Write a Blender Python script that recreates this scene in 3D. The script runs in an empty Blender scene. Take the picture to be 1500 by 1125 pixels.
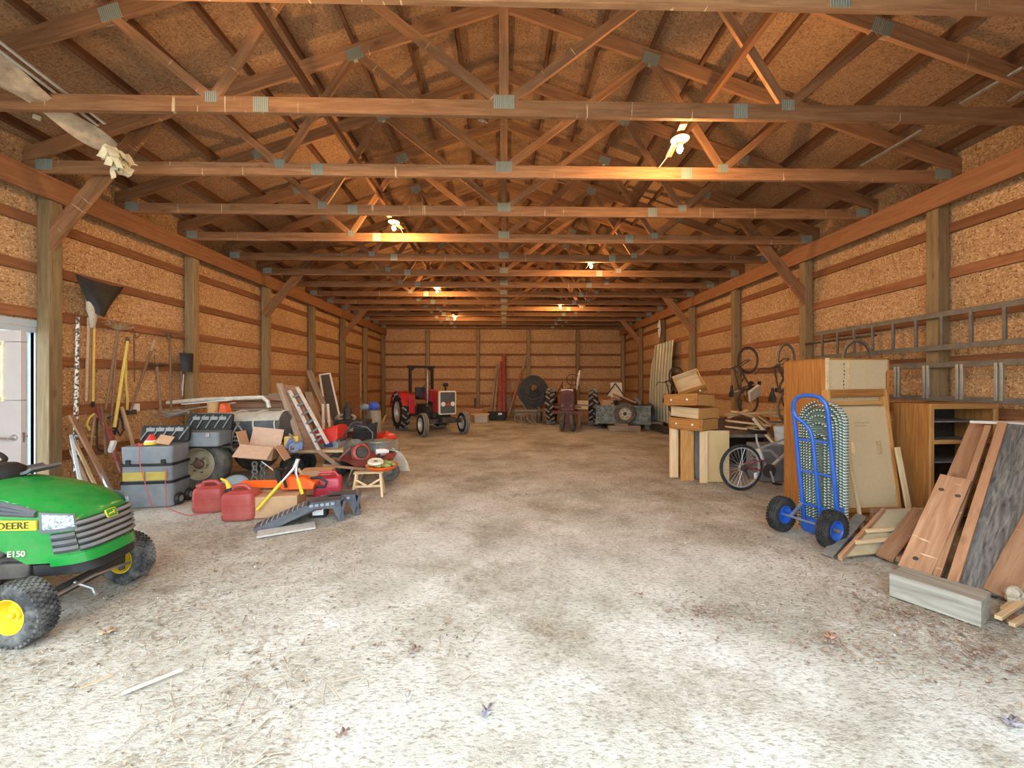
import bpy, bmesh, math, random
from mathutils import Vector, Matrix, Euler, noise
RN = random.Random(11)
SC = bpy.context.scene
COL = SC.collection
PI = math.pi
def rad(a): return a * PI / 180
V = Vector
# ---------------------------------------------------------------- camera
CH, FPX, YAW = 1.6, 585.0, math.atan(12 / 585.0)
cd = bpy.data.cameras.new('camera'); cam = bpy.data.objects.new('camera', cd); COL.objects.link(cam)
cam.location = (0, 0, CH); cam.rotation_euler = (PI / 2, 0, -YAW)
cd.sensor_width = 36; cd.lens = FPX / 1500 * 36; cd.shift_y = -1.5 / 1500; cd.clip_start = 0.05; cd.clip_end = 300
SC.camera = cam
def ray(px, py):
    u, v = (px - 750) / FPX, -(py - 561) / FPX
    return V((u * math.cos(YAW) + math.sin(YAW), math.cos(YAW) - u * math.sin(YAW), v))
def G(px, py, z=0.0):           # point of the horizontal plane z seen at a photo pixel
    d = ray(px, py); t = (z - CH) / d.z
    return V((d.x * t, d.y * t, z))
def AY(px, py, Y):              # point of the plane y = Y
    d = ray(px, py); t = Y / d.y
    return V((d.x * t, Y, CH + d.z * t))
def AX(px, py, X):              # point of the plane x = X
    d = ray(px, py); t = X / d.x
    return V((X, d.y * t, CH + d.z * t))
# ---------------------------------------------------------------- materials
MATS = {}
def newmat(name):
    m = bpy.data.materials.new(name); m.use_nodes = True
    nt = m.node_tree; b = nt.nodes['Principled BSDF']
    return m, nt, b
def N(nt, t, **kw):
    n = nt.nodes.new(t)
    for k, v in kw.items():
        if k in n.inputs.keys(): n.inputs[k].default_value = v
        else: setattr(n, k, v)
    return n
def ramp(nt, stops):
    r = nt.nodes.new('ShaderNodeValToRGB'); e = r.color_ramp.elements
    while len(e) < len(stops): e.new(0.5)
    for i, (p, c) in enumerate(stops):
        e[i].position = p; e[i].color = (*c, 1) if len(c) == 3 else c
    return r
def coords(nt, sc, rot=(0, 0, 0), out='Object'):
    tc = nt.nodes.new('ShaderNodeTexCoord'); mp = nt.nodes.new('ShaderNodeMapping')
    mp.inputs['Scale'].default_value = sc; mp.inputs['Rotation'].default_value = rot
    nt.links.new(tc.outputs[out], mp.inputs['Vector'])
    return mp.outputs[0]
def sh(c, k): return tuple(min(1, x * k) for x in c)
def mat(name, col, rough=.6, metal=0., var=.18, scale=9., bump=.15, dust=0., dustc=(.42, .37, .3), spec=.5, trans=0.):
    if name in MATS: return MATS[name]
    m, nt, b = newmat(name); L = nt.links.new
    b.inputs['Roughness'].default_value = rough; b.inputs['Metallic'].default_value = metal
    b.inputs['Specular IOR Level'].default_value = spec
    if trans: b.inputs['Transmission Weight'].default_value = trans
    v = coords(nt, (1, 1, 1))
    n1 = N(nt, 'ShaderNodeTexNoise', Scale=scale, Detail=5., Roughness=.6); L(v, n1.inputs['Vector'])
    r = ramp(nt, [(.3, sh(col, 1 - var)), (.7, sh(col, 1 + var))]); L(n1.outputs['Fac'], r.inputs[0])
    out = r.outputs[0]
    if dust:
        n2 = N(nt, 'ShaderNodeTexNoise', Scale=scale * .45, Detail=6., Roughness=.7); L(v, n2.inputs['Vector'])
        rr = ramp(nt, [(.42, (0, 0, 0)), (.68, (dust,) * 3)]); L(n2.outputs['Fac'], rr.inputs[0])
        mx = N(nt, 'ShaderNodeMix', data_type='RGBA'); L(rr.outputs[0], mx.inputs[0]); L(out, mx.inputs[6]); mx.inputs[7].default_value = (*dustc, 1)
        out = mx.outputs[2]
    L(out, b.inputs['Base Color'])
    if bump:
        bp = N(nt, 'ShaderNodeBump', Strength=bump, Distance=.01); L(n1.outputs['Fac'], bp.inputs['Height']); L(bp.outputs[0], b.inputs['Normal'])
    MATS[name] = m
    return m
def wood(name, c1, c2, sc=(1.3, 16, 16), rough=.7, knots=.0, pale=0., rv=.25):
    """grain runs along the local X axis of the board"""
    if name in MATS: return MATS[name]
    m, nt, b = newmat(name); L = nt.links.new
    b.inputs['Roughness'].default_value = rough; b.inputs['Specular IOR Level'].default_value = .25
    oi = nt.nodes.new('ShaderNodeObjectInfo')
    tc = nt.nodes.new('ShaderNodeTexCoord')
    ad = N(nt, 'ShaderNodeVectorMath', operation='MULTIPLY_ADD'); L(oi.outputs['Random'], ad.inputs[0]); ad.inputs[1].default_value = (7, 5, 9); L(tc.outputs['Object'], ad.inputs[2])
    mp = nt.nodes.new('ShaderNodeMapping'); mp.inputs['Scale'].default_value = sc; L(ad.outputs[0], mp.inputs[0])
    n1 = N(nt, 'ShaderNodeTexNoise', Scale=1.6, Detail=7., Roughness=.62, Distortion=.6); L(mp.outputs[0], n1.inputs['Vector'])
    r = ramp(nt, [(.32, c1), (.52, tuple((a + d) / 2 for a, d in zip(c1, c2))), (.7, c2)]); L(n1.outputs['Fac'], r.inputs[0])
    out = r.outputs[0]
    if knots:
        mp2 = nt.nodes.new('ShaderNodeMapping'); mp2.inputs['Scale'].default_value = (2.2, 5, 5); L(ad.outputs[0], mp2.inputs[0])
        vo = N(nt, 'ShaderNodeTexVoronoi', Scale=1.); L(mp2.outputs[0], vo.inputs['Vector'])
        kr = ramp(nt, [(.05, (knots,) * 3), (.16, (0, 0, 0))]); L(vo.outputs['Distance'], kr.inputs[0])
        mx = N(nt, 'ShaderNodeMix', data_type='RGBA'); L(kr.outputs[0], mx.inputs[0]); L(out, mx.inputs[6]); mx.inputs[7].default_value = (*sh(c1, .45), 1); out = mx.outputs[2]
    if pale:        # scuffs and scratches of bare wood
        mp3 = nt.nodes.new('ShaderNodeMapping'); mp3.inputs['Scale'].default_value = (28, 4, 2); L(ad.outputs[0], mp3.inputs[0])
        n3 = N(nt, 'ShaderNodeTexNoise', Scale=1.1, Detail=2.); L(mp3.outputs[0], n3.inputs['Vector'])
        pr = ramp(nt, [(.71, (0, 0, 0)), (.74, (pale,) * 3)]); L(n3.outputs['Fac'], pr.inputs[0])
        mx = N(nt, 'ShaderNodeMix', data_type='RGBA'); L(pr.outputs[0], mx.inputs[0]); L(out, mx.inputs[6]); mx.inputs[7].default_value = (.8, .62, .4, 1); out = mx.outputs[2]
    if rv:
        mr = N(nt, 'ShaderNodeMapRange'); L(oi.outputs['Random'], mr.inputs[0]); mr.inputs[3].default_value = 1 - rv; mr.inputs[4].default_value = 1 + rv * .6
        hs = nt.nodes.new('ShaderNodeHueSaturation'); L(mr.outputs[0], hs.inputs['Value']); L(out, hs.inputs['Color']); out = hs.outputs[0]
    L(out, b.inputs['Base Color'])
    bp = N(nt, 'ShaderNodeBump', Strength=.25, Distance=.01); L(n1.outputs['Fac'], bp.inputs['Height']); L(bp.outputs[0], b.inputs['Normal'])
    MATS[name] = m
    return m
def osb(name, dark, mid, light, k=1.):
    m, nt, b = newmat(name); L = nt.links.new
    b.inputs['Roughness'].default_value = .75; b.inputs['Specular IOR Level'].default_value = .2
    outs = []
    for i, (sc, rot) in enumerate([((11, 30, 30), (.5, .6, .5)), ((30, 12, 30), (-.6, .4, .9)), ((26, 26, 9), (.3, -.7, .2))]):
        v = coords(nt, tuple(s * k for s in sc), rot)
        vo = N(nt, 'ShaderNodeTexVoronoi', Scale=1.); L(v, vo.inputs['Vector']); outs.append(vo)
    sep = [nt.nodes.new('ShaderNodeSeparateColor') for _ in outs]
    for s, o in zip(sep, outs): L(o.outputs['Color'], s.inputs[0])
    # choose flake layer by another voronoi's random
    m1 = N(nt, 'ShaderNodeMath', operation='GREATER_THAN'); L(sep[0].outputs[1], m1.inputs[0]); m1.inputs[1].default_value = .55
    mx = N(nt, 'ShaderNodeMix'); L(m1.outputs[0], mx.inputs[0]); L(sep[0].outputs[0], mx.inputs[2]); L(sep[1].outputs[0], mx.inputs[3])
    m2 = N(nt, 'ShaderNodeMath', operation='GREATER_THAN'); L(sep[1].outputs[1], m2.inputs[0]); m2.inputs[1].default_value = .7
    mx2 = N(nt, 'ShaderNodeMix'); L(m2.outputs[0], mx2.inputs[0]); L(mx.outputs[0], mx2.inputs[2]); L(sep[2].outputs[0], mx2.inputs[3])
    r = ramp(nt, [(.02, dark), (.16, sh(mid, .8)), (.5, mid), (.8, sh(mid, 1.15)), (.97, light)]); L(mx2.outputs[0], r.inputs[0])
    v = coords(nt, (1, 1, 1)); n1 = N(nt, 'ShaderNodeTexNoise', Scale=.9, Detail=4.); L(v, n1.inputs['Vector'])
    rr = ramp(nt, [(.3, (.78, .76, .74)), (.7, (1.0, 1.0, 1.0))]); L(n1.outputs['Fac'], rr.inputs[0])
    mm = N(nt, 'ShaderNodeMix', data_type='RGBA', blend_type='MULTIPLY'); mm.inputs[0].default_value = 1; L(r.outputs[0], mm.inputs[6]); L(rr.outputs[0], mm.inputs[7])
    L(mm.outputs[2], b.inputs['Base Color'])
    bp = N(nt, 'ShaderNodeBump', Strength=.3, Distance=.006); L(mx2.outputs[0], bp.inputs['Height']); L(bp.outputs[0], b.inputs['Normal'])
    MATS[name] = m
    return m
def emis(name, col, st):
    m, nt, b = newmat(name); b.inputs['Base Color'].default_value = (*col, 1); b.inputs['Emission Color'].default_value = (*col, 1); b.inputs['Emission Strength'].default_value = st
    MATS[name] = m
    return m
def stripes(name, c1, c2, axis=2, freq=40., rough=.5, metal=.0, bump=.6, soft=.1):
    """hard two-tone bands across one local axis (slats, corrugation, weave)"""
    if name in MATS: return MATS[name]
    m, nt, b = newmat(name); L = nt.links.new
    b.inputs['Roughness'].default_value = rough; b.inputs['Metallic'].default_value = metal
    tc = nt.nodes.new('ShaderNodeTexCoord'); sp = nt.nodes.new('ShaderNodeSeparateXYZ'); L(tc.outputs['Object'], sp.inputs[0])
    mu = N(nt, 'ShaderNodeMath', operation='MULTIPLY'); L(sp.outputs[axis], mu.inputs[0]); mu.inputs[1].default_value = freq * 2 * PI
    si = N(nt, 'ShaderNodeMath', operation='SINE'); L(mu.outputs[0], si.inputs[0])
    mr = N(nt, 'ShaderNodeMapRange'); L(si.outputs[0], mr.inputs[0]); mr.inputs[1].default_value = -soft; mr.inputs[2].default_value = soft
    mx = N(nt, 'ShaderNodeMix', data_type='RGBA'); L(mr.outputs[0], mx.inputs[0]); mx.inputs[6].default_value = (*c1, 1); mx.inputs[7].default_value = (*c2, 1)
    L(mx.outputs[2], b.inputs['Base Color'])
    bp = N(nt, 'ShaderNodeBump', Strength=bump, Distance=.01); L(si.outputs[0], bp.inputs['Height']); L(bp.outputs[0], b.inputs['Normal'])
    MATS[name] = m
    return m
# ---------------------------------------------------------------- mesh builder
def frame(ax, up=None):
    z = V(ax).normalized(); u = V(up) if up is not None else (V((0, 0, 1)) if abs(z.z) < .95 else V((0, 1, 0)))
    x = u.cross(z).normalized(); y = z.cross(x)
    return Matrix((x, y, z)).transposed()
class MB:
    def __init__(s): s.bm = bmesh.new()
    def box(s, c, d, rot=None):
        M = Matrix.Translation(V(c)) @ (Euler(rot).to_matrix().to_4x4() if rot else Matrix()) @ Matrix.Diagonal((*d, 1))
        bmesh.ops.create_cube(s.bm, size=1, matrix=M); return s
    def bar(s, p0, p1, w, h, up=(0, 0, 1)):
        p0, p1 = V(p0), V(p1); M = frame(p1 - p0, up).to_4x4()
        M.translation = (p0 + p1) / 2
        bmesh.ops.create_cube(s.bm, size=1, matrix=M @ Matrix.Diagonal((w, h, (p1 - p0).length, 1))); return s
    def cyl(s, p0, p1, r, r2=None, n=16):
        p0, p1 = V(p0), V(p1); M = frame(p1 - p0).to_4x4(); M.translation = (p0 + p1) / 2
        bmesh.ops.create_cone(s.bm, cap_ends=True, segments=n, radius1=r, radius2=r if r2 is None else r2, depth=(p1 - p0).length, matrix=M); return s
    def sph(s, c, r, sc=(1, 1, 1), n=16, rot=None):
        M = Matrix.Translation(V(c)) @ (Euler(rot).to_matrix().to_4x4() if rot else Matrix()) @ Matrix.Diagonal((sc[0] * r, sc[1] * r, sc[2] * r, 1))
        bmesh.ops.create_uvsphere(s.bm, u_segments=n, v_segments=max(6, n // 2), radius=1, matrix=M); return s
    def loft(s, rings, closed=True, cap=True):
        rv = [[s.bm.verts.new(V(p)) for p in r] for r in rings]; n = len(rv[0])
        for a, b in zip(rv[:-1], rv[1:]):
            for i in range(n if closed else n - 1):
                j = (i + 1) % n
                try: s.bm.faces.new((a[i], a[j], b[j], b[i]))
                except ValueError: pass
        if cap and closed:
            for r in (rv[0], rv[-1]):
                try: s.bm.faces.new(r)
                except ValueError: pass
        return s
    def tube(s, pts, r, n=8, closed=False):
        pts = [V(p) for p in pts]; m = len(pts); rings = []; X = None
        rr = r if isinstance(r, (list, tuple)) else [r] * m
        for i, p in enumerate(pts):
            if closed: t = pts[(i + 1) % m] - pts[i - 1]
            else: t = pts[min(i + 1, m - 1)] - pts[max(i - 1, 0)]
            t = t.normalized() if t.length > 1e-9 else V((0, 0, 1))
            if X is None: X = frame(t).col[0]
            X = (X - t * X.dot(t)); X = X.normalized() if X.length > 1e-6 else frame(t).col[0]
            Y = t.cross(X)
            rings.append([p + (X * math.cos(2 * PI * k / n) + Y * math.sin(2 * PI * k / n)) * rr[i] for k in range(n)])
        if closed: rings.append(rings[0])
        if closed:
            rv = [[s.bm.verts.new(p) for p in r_] for r_ in rings[:-1]]
            for a in range(m):
                b = (a + 1) % m
                for i in range(n):
                    j = (i + 1) % n; s.bm.faces.new((rv[a][i], rv[a][j], rv[b][j], rv[b][i]))
        else: s.loft(rings)
        return s
    def lathe(s, prof, o=(0, 0, 0), ax=(0, 0, 1), n=28, a0=0., a1=2 * PI):
        M = frame(ax); o = V(o); full = abs(a1 - a0 - 2 * PI) < 1e-6
        k = n if full else n + 1
        rings = []
        for i in range(k):
            a = a0 + (a1 - a0) * i / n
            rings.append([o + M @ V((max(r, 1e-4) * math.cos(a), max(r, 1e-4) * math.sin(a), z)) for r, z in prof])
        rv = [[s.bm.verts.new(p) for p in r] for r in rings]
        for i in range(n if full else n):
            A, B = rv[i], rv[(i + 1) % k]
            for j in range(len(prof) - 1):
                s.bm.faces.new((A[j], B[j], B[j + 1], A[j + 1]))
        return s
    def prism(s, poly, h, M=None):
        M = M or Matrix()
        a = [s.bm.verts.new(M @ V((p[0], p[1], 0))) for p in poly]; b = [s.bm.verts.new(M @ V((p[0], p[1], h))) for p in poly]
        n = len(poly); s.bm.faces.new(a[::-1]); s.bm.faces.new(b)
        for i in range(n): s.bm.faces.new((a[i], a[(i + 1) % n], b[(i + 1) % n], b[i]))
        return s
    def poly(s, pts):
        s.bm.faces.new([s.bm.verts.new(V(p)) for p in pts]); return s
    def sheet(s, fn, nu, nv, th=0.):
        """grid surface fn(u,v) for u,v in 0..1, given a thickness along its normals"""
        g = [[V(fn(i / nu, j / nv)) for j in range(nv + 1)] for i in range(nu + 1)]
        def nrm(i, j):
            a = g[min(i + 1, nu)][j] - g[max(i - 1, 0)][j]; b = g[i][min(j + 1, nv)] - g[i][max(j - 1, 0)]
            c = a.cross(b); return c.normalized() if c.length > 1e-9 else V((0, 0, 1))
        A = [[s.bm.verts.new(g[i][j]) for j in range(nv + 1)] for i in range(nu + 1)]
        for i in range(nu):
            for j in range(nv): s.bm.faces.new((A[i][j], A[i + 1][j], A[i + 1][j + 1], A[i][j + 1]))
        if th:
            B = [[s.bm.verts.new(g[i][j] - nrm(i, j) * th) for j in range(nv + 1)] for i in range(nu + 1)]
            for i in range(nu):
                for j in range(nv): s.bm.faces.new((B[i][j], B[i][j + 1], B[i + 1][j + 1], B[i + 1][j]))
            for i in range(nu):
                s.bm.faces.new((A[i][0], B[i][0], B[i + 1][0], A[i + 1][0])); s.bm.faces.new((A[i][nv], A[i + 1][nv], B[i + 1][nv], B[i][nv]))
            for j in range(nv):
                s.bm.faces.new((A[0][j], A[0][j + 1], B[0][j + 1], B[0][j])); s.bm.faces.new((A[nu][j], B[nu][j], B[nu][j + 1], A[nu][j + 1]))
        return s
    def build(s, name, m, par=None, bev=0., smooth=True, loc=None, rot=None, ang=35, fix=True):
        if fix: bmesh.ops.recalc_face_normals(s.bm, faces=s.bm.faces[:])
        me = bpy.data.meshes.new(name); s.bm.to_mesh(me); s.bm.free()
        me.materials.append(m)
        if smooth:
            me.shade_smooth(); me.set_sharp_from_angle(angle=rad(ang))
        o = bpy.data.objects.new(name, me); COL.objects.link(o)
        if par is not None: o.parent = par
        if loc is not None: o.location = loc
        if rot is not None: o.rotation_euler = rot
        if bev:
            b = o.modifiers.new('bevel', 'BEVEL'); b.width = bev; b.segments = 2; b.limit_method = 'ANGLE'; b.angle_limit = rad(40)
        return o
def tag(o, label, cat, group=None, kind=None):
    o['label'] = label; o['category'] = cat
    if group: o['group'] = group
    if kind: o['kind'] = kind
    return o
def E(name, label, cat, loc=(0, 0, 0), rz=0., group=None, rx=0., ry=0.):
    o = bpy.data.objects.new(name, None); COL.objects.link(o); o.empty_display_size = .1
    o.location = loc; o.rotation_euler = (rx, ry, rz)
    return tag(o, label, cat, group)
def struct(o): o['kind'] = 'structure'; return o
def bx(name, c, d, m, par=None, bev=.003, rot=None):
    return MB().box((0, 0, 0), d).build(name, m, par, bev, loc=c, rot=rot)
def bar(name, p0, p1, w, h, m, par=None, up=(0, 0, 1), bev=.003):
    """a board whose length is its local X; w across, h along 'up'"""
    p0, p1 = V(p0), V(p1); x = (p1 - p0).normalized(); u = V(up)
    if abs(x.dot(u.normalized())) > .98: u = V((0, 1, 0))
    y = u.cross(x).normalized(); z = x.cross(y)
    o = MB().box((0, 0, 0), ((p1 - p0).length, w, h)).build(name, m, par, bev)
    M = Matrix((x, y, z)).transposed().to_4x4(); M.translation = (p0 + p1) / 2
    o.matrix_local = M
    return o
def rod(name, pts, r, m, par=None, n=8, closed=False): return MB().tube(pts, r, n, closed).build(name, m, par)
def dup(root, loc=None, rz=None, label=None):
    r = root.copy(); COL.objects.link(r)
    if loc is not None: r.location = loc
    if rz is not None: r.rotation_euler = (root.rotation_euler[0], root.rotation_euler[1], rz)
    if label: r['label'] = label
    for ch in root.children:
        c = ch.copy(); COL.objects.link(c); c.parent = r
        for g in ch.children:
            d = g.copy(); COL.objects.link(d); d.parent = c
    return r
def rotated(x, y, a): return (x * math.cos(a) - y * math.sin(a), x * math.sin(a) + y * math.cos(a))
def text_mesh(s, size, ext=.002):
    cu = bpy.data.curves.new('t', 'FONT'); cu.body = s; cu.size = size; cu.extrude = ext; cu.align_x = 'CENTER'; cu.align_y = 'CENTER'; cu.resolution_u = 3
    o = bpy.data.objects.new('t', cu); COL.objects.link(o)
    bpy.context.view_layer.update()
    dg = bpy.context.evaluated_depsgraph_get(); me = bpy.data.meshes.new_from_object(o.evaluated_get(dg))
    bpy.data.objects.remove(o); bpy.data.curves.remove(cu)
    return me
def lettering(name, s, size, m, par, M, ext=.002):
    me = text_mesh(s, size, ext); me.materials.clear(); me.materials.append(m)
    o = bpy.data.objects.new(name, me); COL.objects.link(o); o.parent = par; o.matrix_local = M
    return o
def ordinal(i): return ['first', 'second', 'third', 'fourth', 'fifth', 'sixth', 'seventh', 'eighth', 'ninth', 'tenth', 'eleventh', 'twelfth', 'thirteenth', 'fourteenth', 'fifteenth', 'sixteenth'][i]
# shared materials
M_truss = wood('truss lumber', (.245, .115, .053), (.43, .225, .108), knots=.5, pale=.75)
M_post = wood('treated post', (.20, .135, .065), (.34, .24, .125), knots=.5)
M_girt = wood('girt lumber', (.22, .085, .035), (.36, .16, .07))
M_purlin = wood('purlin lumber', (.10, .045, .022), (.18, .085, .04))
M_hdr = wood('header lumber', (.27, .115, .05), (.42, .2, .09), knots=.4)
M_oldw = wood('weathered board', (.25, .19, .14), (.46, .37, .28))
M_brownw = wood('brown board', (.24, .12, .07), (.42, .24, .14), knots=.4)
M_redw = wood('reddish board', (.32, .16, .082), (.49, .285, .165), knots=.6, pale=.4)
M_pine = wood('pale pine', (.56, .38, .2), (.75, .56, .34), knots=.4)
M_oak = wood('oak veneer', (.42, .2, .06), (.62, .34, .12), sc=(2., 26, 26), rough=.45, rv=.12)
M_oakd = wood('oak stained', (.26, .10, .025), (.50, .23, .065), sc=(1.6, 30, 30), rough=.4, rv=.1)
M_mdf = mat('fibre board', (.56, .42, .245), .8, var=.06, scale=30)
M_card = mat('cardboard', (.50, .31, .17), .85, var=.08, scale=14)
M_cardin = mat('cardboard pinkish', (.56, .38, .27), .85, var=.08, scale=14)
M_rubber = mat('tyre rubber', (.02, .02, .021), .8, var=.3, scale=20, dust=.4, dustc=(.12, .105, .09), spec=.25)
M_rubberd = mat('dusty tyre rubber', (.075, .07, .062), .9, var=.3, scale=16, dust=.7, dustc=(.24, .2, .15))
M_black = mat('black plastic', (.016, .016, .017), .5, var=.3, dust=.2, dustc=(.09, .08, .07), spec=.3)
M_steel = mat('steel', (.5, .5, .5), .38, .9, var=.2)
M_alu = mat('aluminium', (.62, .64, .62), .42, .75, var=.12)
M_galv = mat('galvanised', (.52, .57, .57), .4, .7, var=.2, scale=25)
M_rust = mat('rusty iron', (.2, .115, .07), .85, .3, var=.4, scale=22)
M_dark = mat('dark iron', (.05, .045, .042), .7, .3, var=.4, dust=.5, dustc=(.15, .12, .09))
M_grime = mat('grimy grey metal', (.22, .215, .2), .7, .3, var=.35, dust=.6, dustc=(.26, .21, .15))
M_white = mat('white paint', (.78, .77, .74), .5, var=.06)
M_conc = mat('concrete', (.46, .45, .42), .95, var=.15, scale=20, bump=.4)
M_yel = mat('yellow paint', (.72, .5, .05), .5, var=.12)

def wrap(name, label, cat, loc, parts, group=None):
    """gather parts built in world space under one Empty"""
    e = E(name, label, cat, loc, 0, group); l = V(loc)
    for p in parts:
        p.parent = e; p.location = p.location - l
    return e
def tyre(mb, o, ax, R_, w, ri, n=32, rnd=.3):
    """tyre carcass section turned about ax"""
    h = w / 2; s = (R_ - ri)
    mb.lathe([(ri, -h * .72), (ri + s * .3, -h * .97), (ri + s * .62, -h), (R_ - s * rnd * .5, -h * .86), (R_, -h * .55), (R_ + s * .03, 0), (R_, h * .55), (R_ - s * rnd * .5, h * .86), (ri + s * .62, h), (ri + s * .3, h * .97), (ri, h * .72)], o, ax, n)
    return mb
def lugs(mb, o, ax, R_, w, n, lh, lw, ang, pairs=True):
    """chevron tread bars"""
    M = frame(ax); o = V(o)
    for i in range(n):
        for s in (-1, 1):
            a = 2 * PI * (i + (.5 if s > 0 else 0)) / n
            c = o + M @ V((R_ * math.cos(a), R_ * math.sin(a), s * w * .24))
            rx = M @ V((math.cos(a), math.sin(a), 0)); tx = M @ V((-math.sin(a), math.cos(a), 0)); az = M.col[2]
            d = (az * s * math.cos(ang) + tx * math.sin(ang)).normalized()
            mb.bar(c - d * w * .27, c + d * w * .27, lw, lh * 2, rx)
    return mb
def blocks(mb, o, ax, R_, w, n, rows, lh, k=.62):
    M = frame(ax); o = V(o)
    for i in range(n):
        for j in range(rows):
            a = 2 * PI * (i + .5 * (j % 2)) / n; z = (j - (rows - 1) / 2) * w / rows * .86
            e = abs(z) / (w / 2); rr = R_ - (R_ * .04 * e * e)
            c = o + M @ V((rr * math.cos(a), rr * math.sin(a), z)); rx = M @ V((math.cos(a), math.sin(a), 0)); az = M.col[2]
            mb.bar(c - az * w / rows * .36, c + az * w / rows * .36, 2 * PI * R_ / n * k, lh * 2, rx)
    return mb
def rimdisc(mb, o, ax, r, w, dish=.03, n=28, hub=.3, out=1):
    """wheel disc: lip, well, dish and hub, seen from the +ax side"""
    h = w / 2 * out
    mb.lathe([(r, -h), (r * 1.02, -h * .2), (r * 1.04, h * .86), (r * 1.07, h), (r, h), (r * .93, h * .75), (r * .86, h * .3), (r * .8, h * .05), (r * .55, h * .05 + dish * out), (r * .42, h * .05 + dish * out * .7), (r * hub, h * .05 + dish * out * .6), (r * hub, h * .3 + dish * out), (r * hub * .6, h * .36 + dish * out), (0, h * .36 + dish * out)], o, ax, n)
    return mb
def spoked(name, par, c, ax, R_, tm, rm, sm, n=28, tr=.022):
    """bicycle wheel: tyre part with rim and spokes below it"""
    M = frame(ax); c = V(c)
    P = lambda r, a, z=0: c + M @ V((r * math.cos(a), r * math.sin(a), z))
    t = MB().tube([P(R_ - tr, 2 * PI * i / 40) for i in range(40)], tr, 8, True).build(name, tm, par)
    m = MB(); m.lathe([(R_ - 2 * tr, -.012), (R_ - 2 * tr - .02, -.010), (R_ - 2 * tr - .02, .010), (R_ - 2 * tr, .012), (R_ - 2 * tr, -.012)], c, ax, 40); m.build('rim', rm, t)
    m = MB(); m.cyl(c - M.col[2] * .04, c + M.col[2] * .04, .018, n=10)
    for i in range(n):
        a = 2 * PI * i / n; m.tube([P(.02, a + (.5 if i % 2 else -.5), .03 * (1 if i % 4 < 2 else -1)), P(R_ - 2 * tr - .01, a)], .0016, 4)
    m.build('spokes', sm, t)
    return t
# ================================================================ the building
HW, YB, H = 5.8, 19.1, 4.14
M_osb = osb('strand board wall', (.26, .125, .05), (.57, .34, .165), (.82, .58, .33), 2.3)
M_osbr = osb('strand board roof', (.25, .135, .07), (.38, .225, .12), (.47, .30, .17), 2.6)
def ground_mat():
    m, nt, b = newmat('dirt floor'); L = nt.links.new
    b.inputs['Roughness'].default_value = .95; b.inputs['Specular IOR Level'].default_value = .1
    v = coords(nt, (1, 1, 1))
    n1 = N(nt, 'ShaderNodeTexNoise', Scale=1.3, Detail=8., Roughness=.62, Distortion=.4); L(v, n1.inputs['Vector'])
    r1 = ramp(nt, [(.26, (.315, .30, .25)), (.46, (.51, .50, .445)), (.72, (.70, .705, .675))]); L(n1.outputs['Fac'], r1.inputs[0])
    v2 = coords(nt, (30, 70, 40), (0, 0, .7))
    n2 = N(nt, 'ShaderNodeTexNoise', Scale=1., Detail=5., Roughness=.7); L(v2, n2.inputs['Vector'])
    r2 = ramp(nt, [(.36, (.50, .45, .39)), (.5, (1, 1, 1)), (.72, (1.12, 1.1, 1.06))]); L(n2.outputs['Fac'], r2.inputs[0])
    mm = N(nt, 'ShaderNodeMix', data_type='RGBA', blend_type='MULTIPLY'); mm.inputs[0].default_value = .9; L(r1.outputs[0], mm.inputs[6]); L(r2.outputs[0], mm.inputs[7])
    # patches of trodden leaf litter
    n3 = N(nt, 'ShaderNodeTexNoise', Scale=.55, Detail=9., Roughness=.72); L(v, n3.inputs['Vector'])
    r3 = ramp(nt, [(.49, (0, 0, 0)), (.62, (.8,) * 3)]); L(n3.outputs['Fac'], r3.inputs[0])
    n4 = N(nt, 'ShaderNodeTexNoise', Scale=34., Detail=4., Roughness=.8); L(v, n4.inputs['Vector'])
    r4 = ramp(nt, [(.36, (.11, .09, .062)), (.5, (.27, .225, .16)), (.66, (.50, .45, .345))]); L(n4.outputs['Fac'], r4.inputs[0])
    mx = N(nt, 'ShaderNodeMix', data_type='RGBA'); L(r3.outputs[0], mx.inputs[0]); L(mm.outputs[2], mx.inputs[6]); L(r4.outputs[0], mx.inputs[7])
    L(mx.outputs[2], b.inputs['Base Color'])
    ad = N(nt, 'ShaderNodeMath', operation='ADD'); L(n2.outputs['Fac'], ad.inputs[0]); L(n4.outputs['Fac'], ad.inputs[1])
    bp = N(nt, 'ShaderNodeBump', Strength=.5, Distance=.02); L(ad.outputs[0], bp.inputs['Height']); L(bp.outputs[0], b.inputs['Normal'])
    return m
M_ground = ground_mat()
def gz(x, y): return -.012 + .012 * noise.noise(V((x * .7, y * .7, 3))) + .006 * noise.noise(V((x * 3, y * 3, 1)))
mb = MB(); mb.sheet(lambda u, v: ((u - .5) * 11.9, -7 + v * 26.2, gz((u - .5) * 11.9, -7 + v * 26.2)), 110, 240)
struct(mb.build('floor', M_ground, fix=False))
mb = MB(); mb.box((0, 0, -.12), (120, 120, .1)); struct(mb.build('ground_outside', mat('yard gravel', (.5, .49, .45), .95, scale=3)))
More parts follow.
